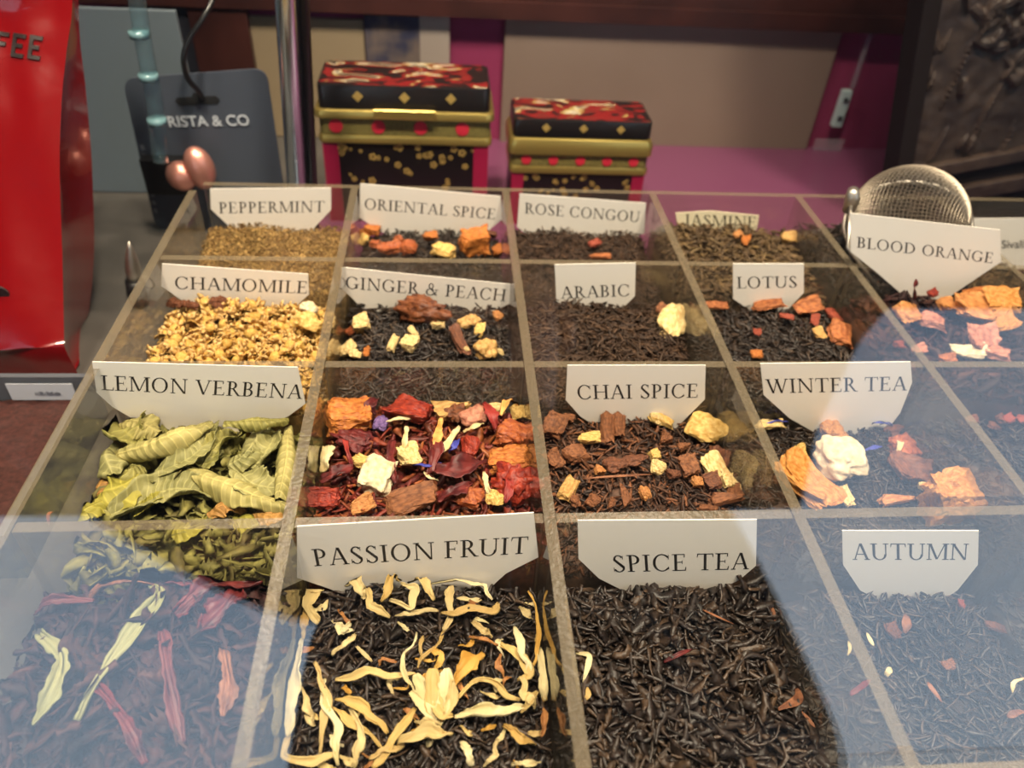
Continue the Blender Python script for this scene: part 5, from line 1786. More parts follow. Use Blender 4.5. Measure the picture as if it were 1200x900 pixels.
TG = mottled('tin_green_gold_band', lin(96, 88, 48), lin(128, 116, 66), 900, 0.4, 0.1)
TRED = flat('tin_red_dot', lin(196, 44, 62), 0.4)
TGD = flat('tin_gold_print', lin(178, 150, 84), 0.4, 0.3)


def tin(label, xl, xr, ytop, ys, Y, dep, ndots):
    """A hinged tea tin; ys are the picture heights of its bands at the front face, top to bottom."""
    zs = [at_y((xl + xr) / 2, q, Y)[2] for q in ys]          # lid edge, lid foot, rim foot, band foot, lower rim foot
    xa, xb = at_y(xl, ys[0], Y)[0], at_y(xr, ys[0], Y)[0]
    zt = at_y((xl + xr) / 2, ys[0], Y)[2]
    cx, hx = (xa + xb) / 2, (xb - xa) / 2
    cy, hy = Y + dep / 2, dep / 2
    root = empty('tea_tin', (cx, cy, COUNTER))
    tag(root, label, 'tin', 'decorated tea tins')
    s = hx / 0.06
    bb = MB()
    bb.rbox(cx, cy, hx - .002 * s, hy - .002 * s, COUNTER, zs[4], .004 * s, 5, 0)
    o = bb.build('body', [TB], root)
    smooth_by_angle(o)
    for sx in (-1, 1):
        bb = MB()
        xx = cx + sx * (hx - .0075 * s)
        bb.box((xx - .0052 * s, Y + .0012 * s, COUNTER), (xx + .0052 * s, Y + .0022 * s, zs[4]))
        bb.build('crimson_stripe', TR, root)
    bb = MB()
    bb.rbox(cx, cy, hx, hy, zs[4], zs[3], .005 * s, 5, 0, cham=(zs[3] - zs[4]) * .4)
    o = bb.build('lower_rim', M['gold'], root)
    smooth_by_angle(o)
    bb = MB()
    bb.rbox(cx, cy, hx - .0012 * s, hy - .0012 * s, zs[3], zs[2], .005 * s, 5, 0)
    band = bb.build('band', TG, root)
    smooth_by_angle(band)
    for i in range(ndots):
        xx = cx - hx + 2 * hx * ((i + .5) / ndots * .96 + .02) - .0 + (0.0 if ndots > 4 else -.004 * s)
        bb = MB()
        c_ = Vector((xx, Y + .0012 * s, (zs[2] + zs[3]) / 2))
        bb.tube([c_, c_ + Vector((0, -.0006, 0))], .39 * (zs[2] - zs[3]), 18)
        bb.build('red_dot', TRED, band)
    bb = MB()
    bb.rbox(cx, cy, hx + .0012 * s, hy + .0012 * s, zs[2], zs[1], .006 * s, 6, 0, cham=(zs[1] - zs[2]) * .4)
    o = bb.build('upper_rim', M['gold'], root)
    smooth_by_angle(o)
    if ndots == 4:
        bb = MB()
        bb.box((cx - .021 * s, Y - .0040 * s, zs[2] + .2 * (zs[1] - zs[2])), (cx + .021 * s, Y - .0008 * s, zs[1] + .0022 * s))
        o = bb.build('clasp', M['gold'], root)
        bv = o.modifiers.new('bevel', 'BEVEL')
        bv.width = .0009
        bv.segments = 3
    bb = MB()
    bb.rbox(cx, cy, hx - .002 * s, hy - .002 * s, zs[1], zt, .005 * s, 6, 0, 1, cham=.0016 * s)
    lid = bb.build('lid', [TB, TIN_ART], root)
    smooth_by_angle(lid)
    for i in range(3):
        xx = cx + hx * (-.52 + .52 * i) * 1.0
        zc, rr = (zs[0] * .55 + zs[1] * .45), .0036 * s
        bb = MB()
        bb.prism([(0, -rr), (rr, 0), (0, rr), (-rr, 0)], .0008, (xx, Y + .0014 * s, zc), (1, 0, 0), (0, 0, 1))
        bb.build('gold_ornament', TGD, lid)
    gg = random.Random(int(xl))
    bb = MB()
    for i in range(34):
        xx = cx + gg.uniform(-.78, .78) * hx
        zz = zs[4] - (zs[4] - COUNTER) * (gg.random() ** 1.7) * .6 - .003
        rr = gg.uniform(.0007, .0019) * s
        for k in range(5):
            a = 2 * math.pi * k / 5
            c_ = Vector((xx + rr * math.cos(a), Y + .0022 * s, zz + rr * math.sin(a)))
            bb.tube([c_, c_ + Vector((0, -.0004, 0))], rr * .6, 6)
    bb.build('printed_blossom', TGD, root)
    return root


tin('larger black and gold tin with a crimson lid print and four red dots', 366, 579, 72, (103, 131, 140, 160, 169), 0.10, .056, 4)
tin('smaller black and gold tin with five red dots, right of the larger tin', 600, 770, 115, (143, 163, 182, 196, 204), 0.10, .046, 5)

# ---------------------------------------------------------------- red coffee bag
RED = flat('red_foil', lin(116, 5, 10), 0.22, 0.0, 0.6, 0.8, 30, 0.7)
Yb = -0.083
br = at_y(95, 440, Yb)
bag = empty('coffee_bag', (float(br[0]) - .05, Yb, COUNTER))
tag(bag, 'glossy red foil coffee bag standing left of the tray', 'bag')


def bagpt(x, y, off=0.0):
    q = at_y(x, y, Yb + off)
    return Vector(q)


# front edge line (right edge of the front face) from foot to top, and the outer gusset edge behind it
edge = [bagpt(93, 441, -.004), bagpt(76, 408, -.004), bagpt(75, 392, .001), bagpt(73, 300, .026), bagpt(70, 200, .050), bagpt(72, 120, .068), bagpt(78, 60, .082), bagpt(84, 17, .091), bagpt(85, -30, .099), bagpt(86, -90, .107)]
gus = [bagpt(97, 438, .012), bagpt(99, 415, .035), bagpt(102, 385, .055), bagpt(110, 300, .078), bagpt(108, 200, .094), bagpt(101, 110, .104), bagpt(94, 50, .110), bagpt(92, 5, .112), bagpt(91, -30, .114), bagpt(90, -90, .116)]
mid = [(a + b_) / 2 + Vector((-.004, .002, 0)) for a, b_ in zip(edge, gus)]
Wb = 0.088
V, F = [], []
NZ = len(edge)
SUB = 6


def interp(L, n):
    return [Vector(v) for v in catmull([tuple(v) for v in L], n)]


n_ = 60
E_, G_, M_ = interp(edge, n_), interp(gus, n_), interp(mid, n_)
NX = 26
rows = []
for i in range(n_):
    row = []
    e = E_[i]
    tz = i / (n_ - 1)
    for k in range(NX + 1):                                    # front, from left to right
        u = k / NX
        bulge = -.010 * math.sin(math.pi * u) * min(1, 4 * tz) * (1 - .6 * tz)
        crin = .0028 * noise.noise(Vector((u * 6, tz * 9, 1.3))) * (1 + 2 * max(0, tz - .55)) * math.sin(math.pi * u) ** .5
        row.append(Vector((e.x - Wb * (1 - u), e.y + bulge + crin, e.z)))
    row.append(M_[i] + Vector((.0015 * noise.noise(Vector((tz * 14, 3, 0))), 0, 0)))
    row.append(G_[i])
    for k in range(1, 9):                                      # back
        u = k / 8
        row.append(Vector((G_[i].x - (Wb + G_[i].x - E_[i].x) * u, G_[i].y + .006 * math.sin(math.pi * u), G_[i].z)))
    rows.append(row)
nr = len(rows[0])
for row in rows:
    for q in row:
        q.z = max(q.z, COUNTER + .0002)
V = [q for row in rows for q in row]
for i in range(n_ - 1):
    for k in range(nr):
        F.append((i * nr + k, i * nr + (k + 1) % nr, (i + 1) * nr + (k + 1) % nr, (i + 1) * nr + k))
F.append(tuple(range(nr - 1, -1, -1)))
F.append(tuple((n_ - 1) * nr + k for k in range(nr)))
bo = mk('foil_body', V, F, RED, bag)
smooth_by_angle(bo, 40)


def bag_front(x, y):
    """Point on the bag's front face seen at a picture position."""
    y_ = Yb + .04
    for _ in range(8):
        q = at_y(x, y, y_)
        i = min(range(n_ - 1), key=lambda i: abs((E_[i].z + E_[i + 1].z) / 2 - q[2]))
        t_ = min(max((q[2] - E_[i].z) / max(1e-6, E_[i + 1].z - E_[i].z), 0), 1)
        ex = E_[i].x + (E_[i + 1].x - E_[i].x) * t_
        k = min(max((1 - (ex - q[0]) / Wb) * NX, 0), NX - 1e-3)
        k0, kf = int(k), k - int(k)
        ya = rows[i][k0].y * (1 - kf) + rows[i][k0 + 1].y * kf
        yb = rows[i + 1][k0].y * (1 - kf) + rows[i + 1][k0 + 1].y * kf
        y_ = ya + (yb - ya) * t_
    return Vector(at_y(x, y, y_ - .0008))


INKB = flat('bag_black_print', lin(34, 22, 22), 0.4)
bb = MB()
# COFFEE in heavy condensed capitals following the foil; only FEE lies inside the picture
for i, ch in enumerate('COFFEE'):
    n_l = 5 - i
    BL, BR_, TL, TR_ = [(x - 19.6 * n_l, y - 2.3 * n_l) for x, y in ((31.5, 68.2), (46, 70.6), (35, 41), (50, 43.6))]
    if BL[0] < -74:
        continue
    S_ = .30
    if ch in 'FE':
        parts = [(0, 0, S_, 1), (0, .85, 1, 1), (0, .43, .82, .58)] + ([(0, 0, 1, .15)] if ch == 'E' else [])
    else:
        parts = [(0, .1, S_, .9), (.1, .86, .9, 1), (.1, 0, .9, .14)] + ([(1 - S_, .1, 1, .9)] if ch == 'O' else [(1 - S_, .64, 1, .9), (1 - S_, .1, 1, .36)])
    for (x0_, z0_, x1_, z1_) in parts:
        N_ = 4
        fr, bk = [], []
        for jj in range(N_ + 1):
            for ii in range(N_ + 1):
                u, v = x0_ + (x1_ - x0_) * ii / N_, z0_ + (z1_ - z0_) * jj / N_
                xx = (BL[0] * (1 - u) + BR_[0] * u) * (1 - v) + (TL[0] * (1 - u) + TR_[0] * u) * v
                yy = (BL[1] * (1 - u) + BR_[1] * u) * (1 - v) + (TL[1] * (1 - u) + TR_[1] * u) * v
                q = bag_front(xx, yy)
                fr.append(q)
                bk.append(q + Vector((0, .0016, 0)))
        n2_ = (N_ + 1) ** 2
        F_ = []
        for jj in range(N_):
            for ii in range(N_):
                a = jj * (N_ + 1) + ii
                F_.append((a, a + 1, a + N_ + 2, a + N_ + 1))
                F_.append((n2_ + a, n2_ + a + N_ + 1, n2_ + a + N_ + 2, n2_ + a + 1))
        for ii in range(N_):
            for a, b2 in ((ii + 1, ii), (N_ * (N_ + 1) + ii, N_ * (N_ + 1) + ii + 1), (ii * (N_ + 1), (ii + 1) * (N_ + 1)), ((ii + 1) * (N_ + 1) + N_, ii * (N_ + 1) + N_)):
                F_.append((a, b2, n2_ + b2, n2_ + a))
        bb.add(fr + bk, F_)
bb.build('lettering', INKB, bag)
bb = MB()
c_ = bag_front(-4, 344)
rr = 14 / ppm(c_)
bb.prism([(rr * math.cos(2 * math.pi * k / 28) * 1.0, rr * .75 * math.sin(2 * math.pi * k / 28)) for k in range(28)], .0012, c_ - Vector((0, .0004, 0)), (1, 0, -.12), (0.12, 0, 1))
bb.build('printed_bean', INKB, bag)

# ---------------------------------------------------------------- grey hanging card with copper scoop, wire hook, rods
Yc = 0.085
hc = empty('hanging_card', tuple(at_y(235, 270, Yc)))
tag(hc, 'dark grey packaging card with a hang slot and pale sans lettering', 'packaging card')
GREY = flat('grey_card', lin(66, 72, 84), 0.55)
cor = [Vector(at_y(x, y, Yc)) for x, y in ((187, 285), (342, 285), (312, 80), (143, 92))]   # bl, br, tr, tl
cor[0].z = max(cor[0].z, COUNTER + .001)
cor[1].z = max(cor[1].z, COUNTER + .001)
poly = []
for i in range(4):
    pv, cv, nx = cor[i - 1], cor[i], cor[(i + 1) % 4]
    r_ = .009
    d0, d1 = (pv - cv).normalized(), (nx - cv).normalized()
    for k in range(7):
        s_ = k / 6
        a = cv + d0 * r_ * (1 - s_) ** 2 + d1 * r_ * s_ ** 2
        poly.append((a.x, a.z))
bb = MB()
bb.prism(poly, .0012, (0, Yc, 0), (1, 0, 0), (0, 0, 1))
bb.build('card_sheet', GREY, hc)
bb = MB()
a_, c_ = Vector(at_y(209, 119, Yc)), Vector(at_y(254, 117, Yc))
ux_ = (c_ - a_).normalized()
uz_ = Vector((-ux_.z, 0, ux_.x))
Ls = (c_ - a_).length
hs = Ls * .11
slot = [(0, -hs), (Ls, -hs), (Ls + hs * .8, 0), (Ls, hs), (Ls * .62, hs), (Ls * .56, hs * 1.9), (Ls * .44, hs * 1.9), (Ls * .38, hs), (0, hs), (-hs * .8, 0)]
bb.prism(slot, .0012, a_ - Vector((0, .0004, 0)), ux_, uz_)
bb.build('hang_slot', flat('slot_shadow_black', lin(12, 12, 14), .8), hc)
PALE = flat('pale_print', lin(196, 202, 210), .5)
a_, c_ = Vector(at_y(199, 149, Yc - .0008)), Vector(at_y(293, 147, Yc - .0008))
ux_ = (c_ - a_).normalized()
sans('RISTA & CO', 'lettering', a_, ux_, Vector((-ux_.z, 0, ux_.x)), (c_ - a_).length, PALE, hc, .0002, 0.012)
bb = MB()
for k in range(9):
    q = Vector(at_y(166 + k * 1.9, 176 + k * 9.2, Yc - .0008))
    bb.prism([(0, 0), (.0022, 0), (.0022, .0034), (0, .0034)], .0003, q, (1, 0, .05), (-.1, 0, 1))
bb.build('side_print', flat('dim_print', lin(120, 126, 134), .5), hc)

sc = empty('copper_scoop', tuple(at_y(226, 200, Yc - .02)))
tag(sc, 'copper measuring scoop with two heart like bowls strapped to the grey card', 'scoop')


def ellipsoid(bb, c, r, ax, n=18, m_=12, mi=0, hollow=False):
    V, F = [], []
    for i in range(m_ + 1):
        a = math.pi * i / m_
        for k in range(n):
            q = 2 * math.pi * k / n
            v = Vector((r[0] * math.sin(a) * math.cos(q), r[1] * math.sin(a) * math.sin(q), r[2] * math.cos(a)))
            if hollow and v.y < -r[1] * .25:
                v.y = -r[1] * .25 + (-(v.y) - r[1] * .25) * .75
            V.append(c + ax @ v)
    for i in range(m_):
        for k in range(n):
            F.append((i * n + k, (i + 1) * n + k, (i + 1) * n + (k + 1) % n, i * n + (k + 1) % n))
    bb.add(V, F, mi)


for (px_, w_, h_, ang, nm) in (((234, 197), 17, 26, 8, 'large_bowl'), ((213, 206), 17, 18, 40, 'small_bowl')):
    c_ = Vector(at_y(*px_, Yc - .016))
    k = ppm(c_)
    bb = MB()
    ellipsoid(bb, c_, (w_ / k, .009, h_ / k), Matrix.Rotation(math.radians(-ang), 3, 'Y'), 22, 14, 0, False)
    bb.build(nm, M['copper'], sc, True)
bb = MB()
a_, c_ = Vector(at_y(176, 224, Yc - .004)), Vector(at_y(216, 184, Yc - .004))
bb.box((a_.x, Yc - .010, a_.z), (c_.x, Yc - .0004, c_.z))
o = bb.build('strap', M['black'], sc)
bv = o.modifiers.new('bevel', 'BEVEL')
bv.width = .001
bv.segments = 3
bb = MB()
bb.tube([Vector(at_y(214, 205, Yc - .012)), Vector(at_y(224, 206, Yc - .017)), Vector(at_y(233, 208, Yc - .014))], .0022, 8)
bb.build('bridge', M['copper'], sc, True)

# wire hook that carries the card
hk = MB()
hk.tube([Vector(v) for v in catmull([tuple(at_y(x, y, Y_)) for x, y, Y_ in ((258, -60, .10), (252, -10, .09), (240, 18, .08), (222, 45, .075), (215, 68, .072), (220, 92, .074), (234, 108, .08), (237, 118, .088), (236, 112, .094))], 30)], .0017, 8)
tag(hk.build('wire_hook', M['black'], None, True, tuple(at_y(258, -60, .10))), 'black bent wire hook passing through the slot of the grey card', 'hook')
# clear rod in front of the card
cr_ = glassy('clear_plastic_rod', 1.5, (0.86, 0.95, 0.97, 1), .05, .11, lin(140, 170, 180))
rd = MB()
rod_pts = catmull([tuple(at_y(x, y, Y_)) for x, y, Y_ in ((152, -60, .045), (162, 10, .05), (170, 60, .052), (181, 120, .055), (188, 188, .058))], 24)
rd.tube([Vector(v) for v in rod_pts], .0048, 14)
ro = empty('clear_rod', tuple(rod_pts[-1]))
tag(ro, 'bent clear plastic rod with bright joints in front of the grey card', 'rod')
rd.build('rod', cr_, ro, True)
for (x, y) in ((163, 40), (174, 90), (184, 142)):
    c_ = Vector(at_y(x, y, .051))
    rj = MB()
    rj.tube([c_ + Vector((0, 0, .002)), c_ - Vector((0, 0, .002))], .0056, 16)
    rj.build('joint', flat('pale_clear_joint', lin(110, 145, 152), .1, 0, .9), ro, True)
# chrome pole
pl = MB()
pa, pb = Vector(at_y(335, 0, .045)), Vector(at_y(348, 215, .045))
d_ = (pb - pa).normalized()
top_p = pa - d_ * .45
bot_p = pa + d_ * ((COUNTER + .006 - pa.z) / d_.z)
po = empty('chrome_pole', (bot_p.x, bot_p.y, COUNTER))
tag(po, 'upright chrome pole behind the tray left of the larger tin', 'pole')
pl.tube([top_p, bot_p], .0062, 20)
pl.build('tube', M['chrome'], po, True)
fb = MB()
fb.tube([bot_p - Vector((0, 0, .006)), bot_p - Vector((0, 0, .003)), bot_p + Vector((0, 0, .001))], [.016, .016, .008], 24)
fb.build('base', M['chrome'], po, True)
pl = MB()
o_ = Vector((.0085, .006, 0))
pl.tube([top_p + o_, bot_p + o_], .0036, 12)
pl.build('dark_upright', M['black'], po, True)
# pointed silver tip left of the tray
tp = MB()
a_, c_ = Vector(at_y(151, 283, -.01)), Vector(at_y(158, 330, -.01))
d_ = (c_ - a_)
pts = [a_ + d_ * k for k in (0, .15, .4, .7, 1.0)]
tp.tube(pts, [.0003, .0018, .0036, .0046, .0040], 14)
tn = empty('spoon', (c_.x, c_.y, COUNTER))
tag(tn, 'pointed silver utensil tip rising beside the left wall of the tray', 'utensil')
tp.build('tip', M['steel'], tn, True)
tp = MB()
tp.tube([c_ + Vector((0, 0, .001)), c_ - Vector((.001, 0, .010)), Vector((c_.x - .001, c_.y, COUNTER))], [.0055, .0060, .0048], 14)
tp.build('grip', M['black'], tn, True)

# ---------------------------------------------------------------- low tub of dark tea left of the tray
tx0, tx1, ty0, ty1, tz = -.20, -.034, -.215, -.112, -.050
tub = empty('tea_tub', ((tx0 + tx1) / 2, (ty0 + ty1) / 2, COUNTER))
tag(tub, 'low grey tub of dark brown tea under the red bag left of the tray', 'tub')
TUBM = flat('grey_tub_plastic', lin(84, 87, 94), .4)
bb = MB()
w_ = .003
bb.box((tx0, ty0, COUNTER), (tx1, ty1, COUNTER + .003))
bb.box((tx0, ty0, COUNTER + .003), (tx0 + w_, ty1, tz))
bb.box((tx1 - w_, ty0, COUNTER + .003), (tx1, ty1, tz))
bb.box((tx0 + w_, ty0, COUNTER + .003), (tx1 - w_, ty0 + w_, tz))
bb.box((tx0 + w_, ty1 - w_, COUNTER + .003), (tx1 - w_, ty1, tz))
bb.build('container', TUBM, tub)
g2 = np.random.default_rng(77)
N = 30
X, Y = np.meshgrid(np.linspace(tx0 + w_ + .0005, tx1 - w_ - .0005, N), np.linspace(ty0 + w_ + .0005, ty1 - w_ - .0005, N))
Z = tz - .014 + g2.uniform(-.0012, .0012, X.shape)
tp_ = np.stack([X, Y, Z], -1).reshape(-1, 3)
bt_ = tp_.copy()
bt_[:, 2] = COUNTER + .0035
F = []
for j in range(N - 1):
    for i in range(N - 1):
        a = j * N + i
        F.append((a, a + 1, a + N + 1, a + N))
for i in range(N - 1):
    for a, bq in ((i, i + 1), ((N - 1) * N + i + 1, (N - 1) * N + i), ((i + 1) * N, i * N), (i * N + N - 1, (i + 1) * N + N - 1)):
        F.append((bq, a, N * N + a, N * N + bq))
tt_ = mk('rooibos_tea', np.vstack([tp_, bt_]), np.array(F), speckled('dark_red_tea', [lin(52, 24, 20), lin(66, 32, 26)], .7, 500), None, False, None, (tx0 + .05, ty0 + .05, COUNTER + .0035))
tag(tt_, 'dark red brown loose tea filling the low grey tub', 'tea', kind='stuff')
lc = empty('paper_label', tuple(at_z(55, 488, tz - .013)))
Yl = ty1 - w_ - .0012
lw0, lw1 = at_y(24, 488, Yl), at_y(84, 450, Yl)
tag(lc, 'white paper label with two blurred printed lines in the grey tub', 'label')
bb = MB()
bb.prism([(lw0[0], tz - .014), (lw1[0], tz - .014), (lw1[0], lw1[2]), (lw0[0], lw1[2])], .0004, (0, Yl, 0), (1, 0, 0), (0, 0, 1))
bb.build('paper', flat('grey_white_paper', lin(196, 198, 206), .6), lc)
bb = MB()
gl_ = random.Random(4)
for (y_, xs_, xe_) in ((463, 42, 72), (476, 32, 76)):
    x_ = xs_
    while x_ < xe_:
        q = at_y(x_, y_, Yl - .0001)
        bb.box((q[0], Yl - .00025, q[2]), (q[0] + gl_.uniform(.0004, .0012), Yl - .0001, q[2] + gl_.uniform(.0016, .0026)))
        x_ += gl_.uniform(2.2, 3.4)
bb.build('print', flat('grey_print', lin(110, 112, 122), .6), lc)

# ---------------------------------------------------------------- carved wooden panel on the right
Yp = 0.10
pan = empty('carved_panel', tuple(at_y(1050, 250, Yp)))
tag(pan, 'dark carved wooden panel with raised foliage at the back right', 'carved panel')
CW = mottled('carved_dark_wood', lin(46, 35, 32), lin(66, 53, 46), 60, .5, .4)
CF = flat('black_frame_wood', lin(26, 18, 18), .8, 0, .15)
A0, A1 = Vector(at_y(1100, 0, Yp)), Vector(at_y(1066, 195, Yp))
B0, B1 = Vector(at_y(1076, 0, Yp)), Vector(at_y(1048, 200, Yp))
dv_ = (A0 - A1).normalized()
ax_ = Vector((dv_.z, 0, -dv_.x))
Wp, Hp = .26, .32
base_o = A1 - dv_ * .0
NXp, NYp = 260, 320
gg = random.Random(3)
U, VV = np.meshgrid(np.linspace(0, Wp, NXp + 1), np.linspace(0, Hp, NYp + 1))
HH = np.array([[0.0007 * noise.noise(Vector((u * 120, v * 120, 0))) for u in U[0]] for v in VV[:, 0]])
for i in range(1000):
    cu, cv = gg.uniform(.026, .25), gg.uniform(.026, .315)
    if cv < .05 + .02 * math.sin(cu * 90) or (cu < .055 and .02 < cv < .075 + .3 * (.055 - cu)):
        continue
    an, L_, w_ = gg.uniform(0, 6.28), gg.uniform(.0055, .011), gg.uniform(.0018, .0038)
    du, dv2 = U - cu, VV - cv
    p_, q_ = du * math.cos(an) + dv2 * math.sin(an), -du * math.sin(an) + dv2 * math.cos(an) + 12 * (du ** 2)
    e_ = (p_ / L_) ** 2 + (q_ / w_) ** 2
    lf_ = (.0026 + gg.random() * .0026) * np.sqrt(np.clip(1 - e_, 0, 1)) - .0011 * (np.abs(q_) < w_ * .16)
    HH = np.where((e_ < 1) & (lf_ > HH), lf_, HH)
V, F = [], []
for j in range(NYp + 1):
    for i in range(NXp + 1):
        V.append(base_o + ax_ * U[j, i] + dv_ * VV[j, i] + Vector((0, -.0005 - HH[j, i], 0)))
n2_ = len(V)
V += [Vector((q.x, Yp + .016, q.z)) for q in V]
for j in range(NYp):
    for i in range(NXp):
        a = j * (NXp + 1) + i
        F.append((a, a + 1, a + NXp + 2, a + NXp + 1))
        F.append((n2_ + a, n2_ + a + NXp + 1, n2_ + a + NXp + 2, n2_ + a + 1))
mk('relief', V, np.array(F), CW, pan, True)


def slab(name, u0, u1, v0, v1, y0_, y1_, mat):
    bb_ = MB()
    pts_ = [base_o + ax_ * u + dv_ * v for u, v in ((u0, v0), (u1, v0), (u1, v1), (u0, v1))]
    lo4 = [Vector((q.x, y0_, q.z)) for q in pts_]
    hi4 = [Vector((q.x, y1_, q.z)) for q in pts_]
    bb_.add(lo4 + hi4, [(0, 1, 2, 3), (7, 6, 5, 4), (0, 4, 5, 1), (1, 5, 6, 2), (2, 6, 7, 3), (3, 7, 4, 0)])
    o = bb_.build(name, mat, pan)
    bv_ = o.modifiers.new('bevel', 'BEVEL')
    bv_.width = .001
    bv_.segments = 2
    return o


slab('frame', -.0125, -.0002, -.045, Hp, Yp - .006, Yp + .016, CF)
slab('moulding', .0, Wp, -.010, -.0002, Yp - .007, Yp + .016, CW)
slab('moulding', .0, Wp, -.022, -.0102, Yp - .003, Yp + .016, CF)
slab('moulding', .0, Wp, -.034, -.0222, Yp - .009, Yp + .016, CW)
slab('foot_rail', .0, Wp, -.060, -.0342, Yp - .004, Yp + .016, CF)

# ---------------------------------------------------------------- the photographer outside the glass
def grow(name, V, E, R, mat, parent, level=2):
    me = bpy.data.meshes.new(name)
    me.from_pydata([tuple(v) for v in V], E, [])
    o = bpy.data.objects.new(name, me)
    COL.objects.link(o)
    sk = o.modifiers.new('skin', 'SKIN')
    sk.use_smooth_shade = True
    for i, r in enumerate(R):
        me.skin_vertices[0].data[i].radius = r if isinstance(r, tuple) else (r, r)
        me.skin_vertices[0].data[i].use_root = (i == 0)
    sb = o.modifiers.new('sub', 'SUBSURF')
    sb.levels = sb.render_levels = level
    dg = bpy.context.evaluated_depsgraph_get()
    m2 = bpy.data.meshes.new_from_object(o.evaluated_get(dg))
    bpy.data.objects.remove(o)
    m2.name = name
    r = bpy.data.objects.new(name, m2)
    COL.objects.link(r)
    m2.materials.clear()
    for q in mat:
        m2.materials.append(q)
    if parent:
        r.parent = parent
        m2.transform(Matrix.Translation(-parent.location))
    return r


PX, PY, G0 = 0.21, -0.86, -1.0
per = empty('person', (PX, PY, G0))
tag(per, 'person in dark clothes outside the glass taking the photograph with one arm raised', 'person')
BV, BE, BR = [], [], []


def joint(p, r, prev=None):
    BV.append(p)
    BR.append(r)
    if prev is not None:
        BE.append((prev, len(BV) - 1))
    return len(BV) - 1


pel = joint((PX + .005, PY, -.10), (.215, .120))
wai = joint((PX + .005, PY, .08), (.225, .115), pel)
che = joint((PX + .005, PY, .24), (.235, .130), wai)
sho = joint((PX, PY + .01, .385), (.14, .095), che)
nek = joint((PX, PY + .035, .46), (.058, .062), sho)
hd0 = joint((PX, PY + .06, .53), (.070, .085), nek)
hd1 = joint((PX, PY + .07, .61), (.080, .098), hd0)
hd2 = joint((PX, PY + .055, .68), (.060, .075), hd1)
HANDS = []


def hand(wr, d, palm_n, prev, spread):
    """Palm, four unequal bent fingers and a thumb leaving the side of the palm."""
    d = Vector(d).normalized()
    n_h = Vector(palm_n)
    n_h = (n_h - d * n_h.dot(d)).normalized()
    s_h = d.cross(n_h)
    wv = Vector(wr)
    pm = joint(tuple(wv + d * .045), (.022, .036), prev)
    pk = joint(tuple(wv + d * .085), (.018, .038), pm)
    for k, L_ in enumerate((.068, .078, .072, .056)):
        o_ = wv + d * .088 + s_h * (.030 - .020 * k)
        a_ = joint(tuple(o_), .0095, pk)
        b_ = joint(tuple(o_ + d * L_ * .5 + n_h * .008), .0088, a_)
        joint(tuple(o_ + d * L_ * .85 + n_h * spread), .0075, b_)
    t0 = joint(tuple(wv + d * .035 + s_h * .040), .012, pm)
    t1 = joint(tuple(wv + d * .065 + s_h * .058 + n_h * .012), .0105, t0)
    joint(tuple(wv + d * .090 + s_h * .056 + n_h * .026), .0085, t1)


# raised arm: hand shading the brow
a1 = joint((PX - .20, PY + .02, .325), (.088, .085), sho)
a2 = joint((PX - .55, PY + .08, .500), (.066, .062), a1)
a3 = joint((PX - .26, PY + .17, .60), (.034, .036), a2)
hand((PX - .25, PY + .172, .605), (.95, -.15, .12), (0, -.3, -1), a3, .020)
# other arm: hand holding the phone
b1 = joint((PX + .185, PY + .01, .365), (.070, .070), sho)
b2 = joint((PX + .235, PY + .03, .10), (.052, .052), b1)
b3 = joint((PX + .095, PY + .225, .07), (.033, .036), b2)
hand((PX + .085, PY + .235, .075), (-.45, .55, .35), (-.5, .5, -.2), b3, .026)
for sx in (-1, 1):
    l1 = joint((PX + sx * .095, PY, -.20), (.098, .105), pel)
    l2 = joint((PX + sx * .105, PY + .02, -.55), (.060, .066), l1)
    l3 = joint((PX + sx * .11, PY - .02, -.90), (.042, .046), l2)
    f1 = joint((PX + sx * .115, PY + .02, -.955), (.045, .040), l3)
    joint((PX + sx * .13, PY + .15, -.968), (.042, .030), f1)
SKIN = flat('skin', lin(196, 150, 126), .5)
CLOTH = flat('dark_jacket', lin(26, 27, 32), .8)
TROU = flat('dark_trousers', lin(24, 25, 30), .85)
body = grow('body', BV, BE, BR, [CLOTH, SKIN, TROU], per)
wr1, wr2 = Vector((PX - .25, PY + .172, .605)), Vector((PX + .07, PY + .26, .09))
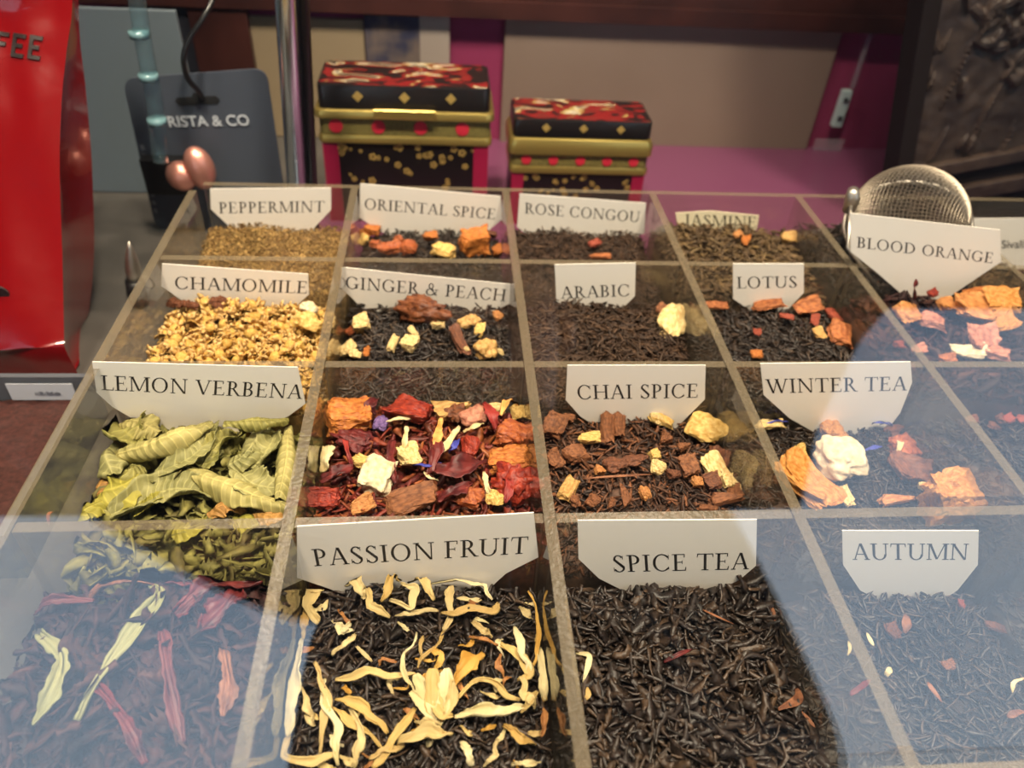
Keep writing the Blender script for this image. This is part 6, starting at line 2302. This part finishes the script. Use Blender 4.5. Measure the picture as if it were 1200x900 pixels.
for f in body.data.polygons:
    c_ = f.center + per.location
    if c_.z > .47 and abs(c_.x - PX) < .12 and (c_ - wr1).length > .14:
        f.material_index = 1
    elif (c_ - wr1).length < .22 and c_.x > wr1.x - .005:
        f.material_index = 1
    elif c_.z < -.12:
        f.material_index = 2
# face and hair
fy = PY + .07 + .094
bb = MB()
bb.tube([(PX, fy - .004, .615), (PX, fy + .010, .590), (PX, fy + .016, .574), (PX, fy - .004, .566)], [.006, .010, .014, .008], 10)
bb.build('nose', SKIN, per, True)
for sx in (-1, 1):
    bb = MB()
    ellipsoid(bb, Vector((PX + sx * .032, fy - .010, .615)), (.013, .008, .008), Matrix.Identity(3))
    bb.build('eye', flat('eye_dark', lin(40, 30, 26), .2), per, True)
    bb = MB()
    ellipsoid(bb, Vector((PX + sx * .082, PY + .065, .60)), (.010, .020, .032), Matrix.Identity(3))
    bb.build('ear', SKIN, per, True)
bb = MB()
bb.tube([(PX - .026, fy - .014, .546), (PX, fy - .004, .544), (PX + .026, fy - .014, .546)], [.004, .007, .004], 8)
bb.build('mouth', flat('lips', lin(160, 96, 88), .5), per, True)
bb = MB()
ellipsoid(bb, Vector((PX, PY + .045, .655)), (.090, .100, .075), Matrix.Rotation(math.radians(14), 3, 'X'), 24, 16)
bb.build('hair', flat('dark_hair', lin(30, 24, 22), .6), per, True)
# the phone, its back camera at the viewpoint
ph = empty('phone', (CX, CY - .012, CZ - .04))
tag(ph, 'dark phone held up to the glass by the person outside', 'phone')
fw_, rt_, up_ = Vector(FW), Vector(RT), Vector(UP)
c_ = Vector(CAM) - fw_ * .012 - up_ * .045
bb = MB()
pts_ = [(sx * .072 * .5, sz * .15 * .5) for sx, sz in ((-1, -1), (1, -1), (1, 1), (-1, 1))]
rot_ = [c_ + rt_ * x + up_ * y for x, y in pts_]
bb.add([q for q in rot_] + [q - fw_ * .008 for q in rot_], [(3, 2, 1, 0), (4, 5, 6, 7), (0, 1, 5, 4), (1, 2, 6, 5), (2, 3, 7, 6), (3, 0, 4, 7)])
o = bb.build('shell', M['black'], ph)
bv = o.modifiers.new('bevel', 'BEVEL')
bv.width = .003
bv.segments = 3
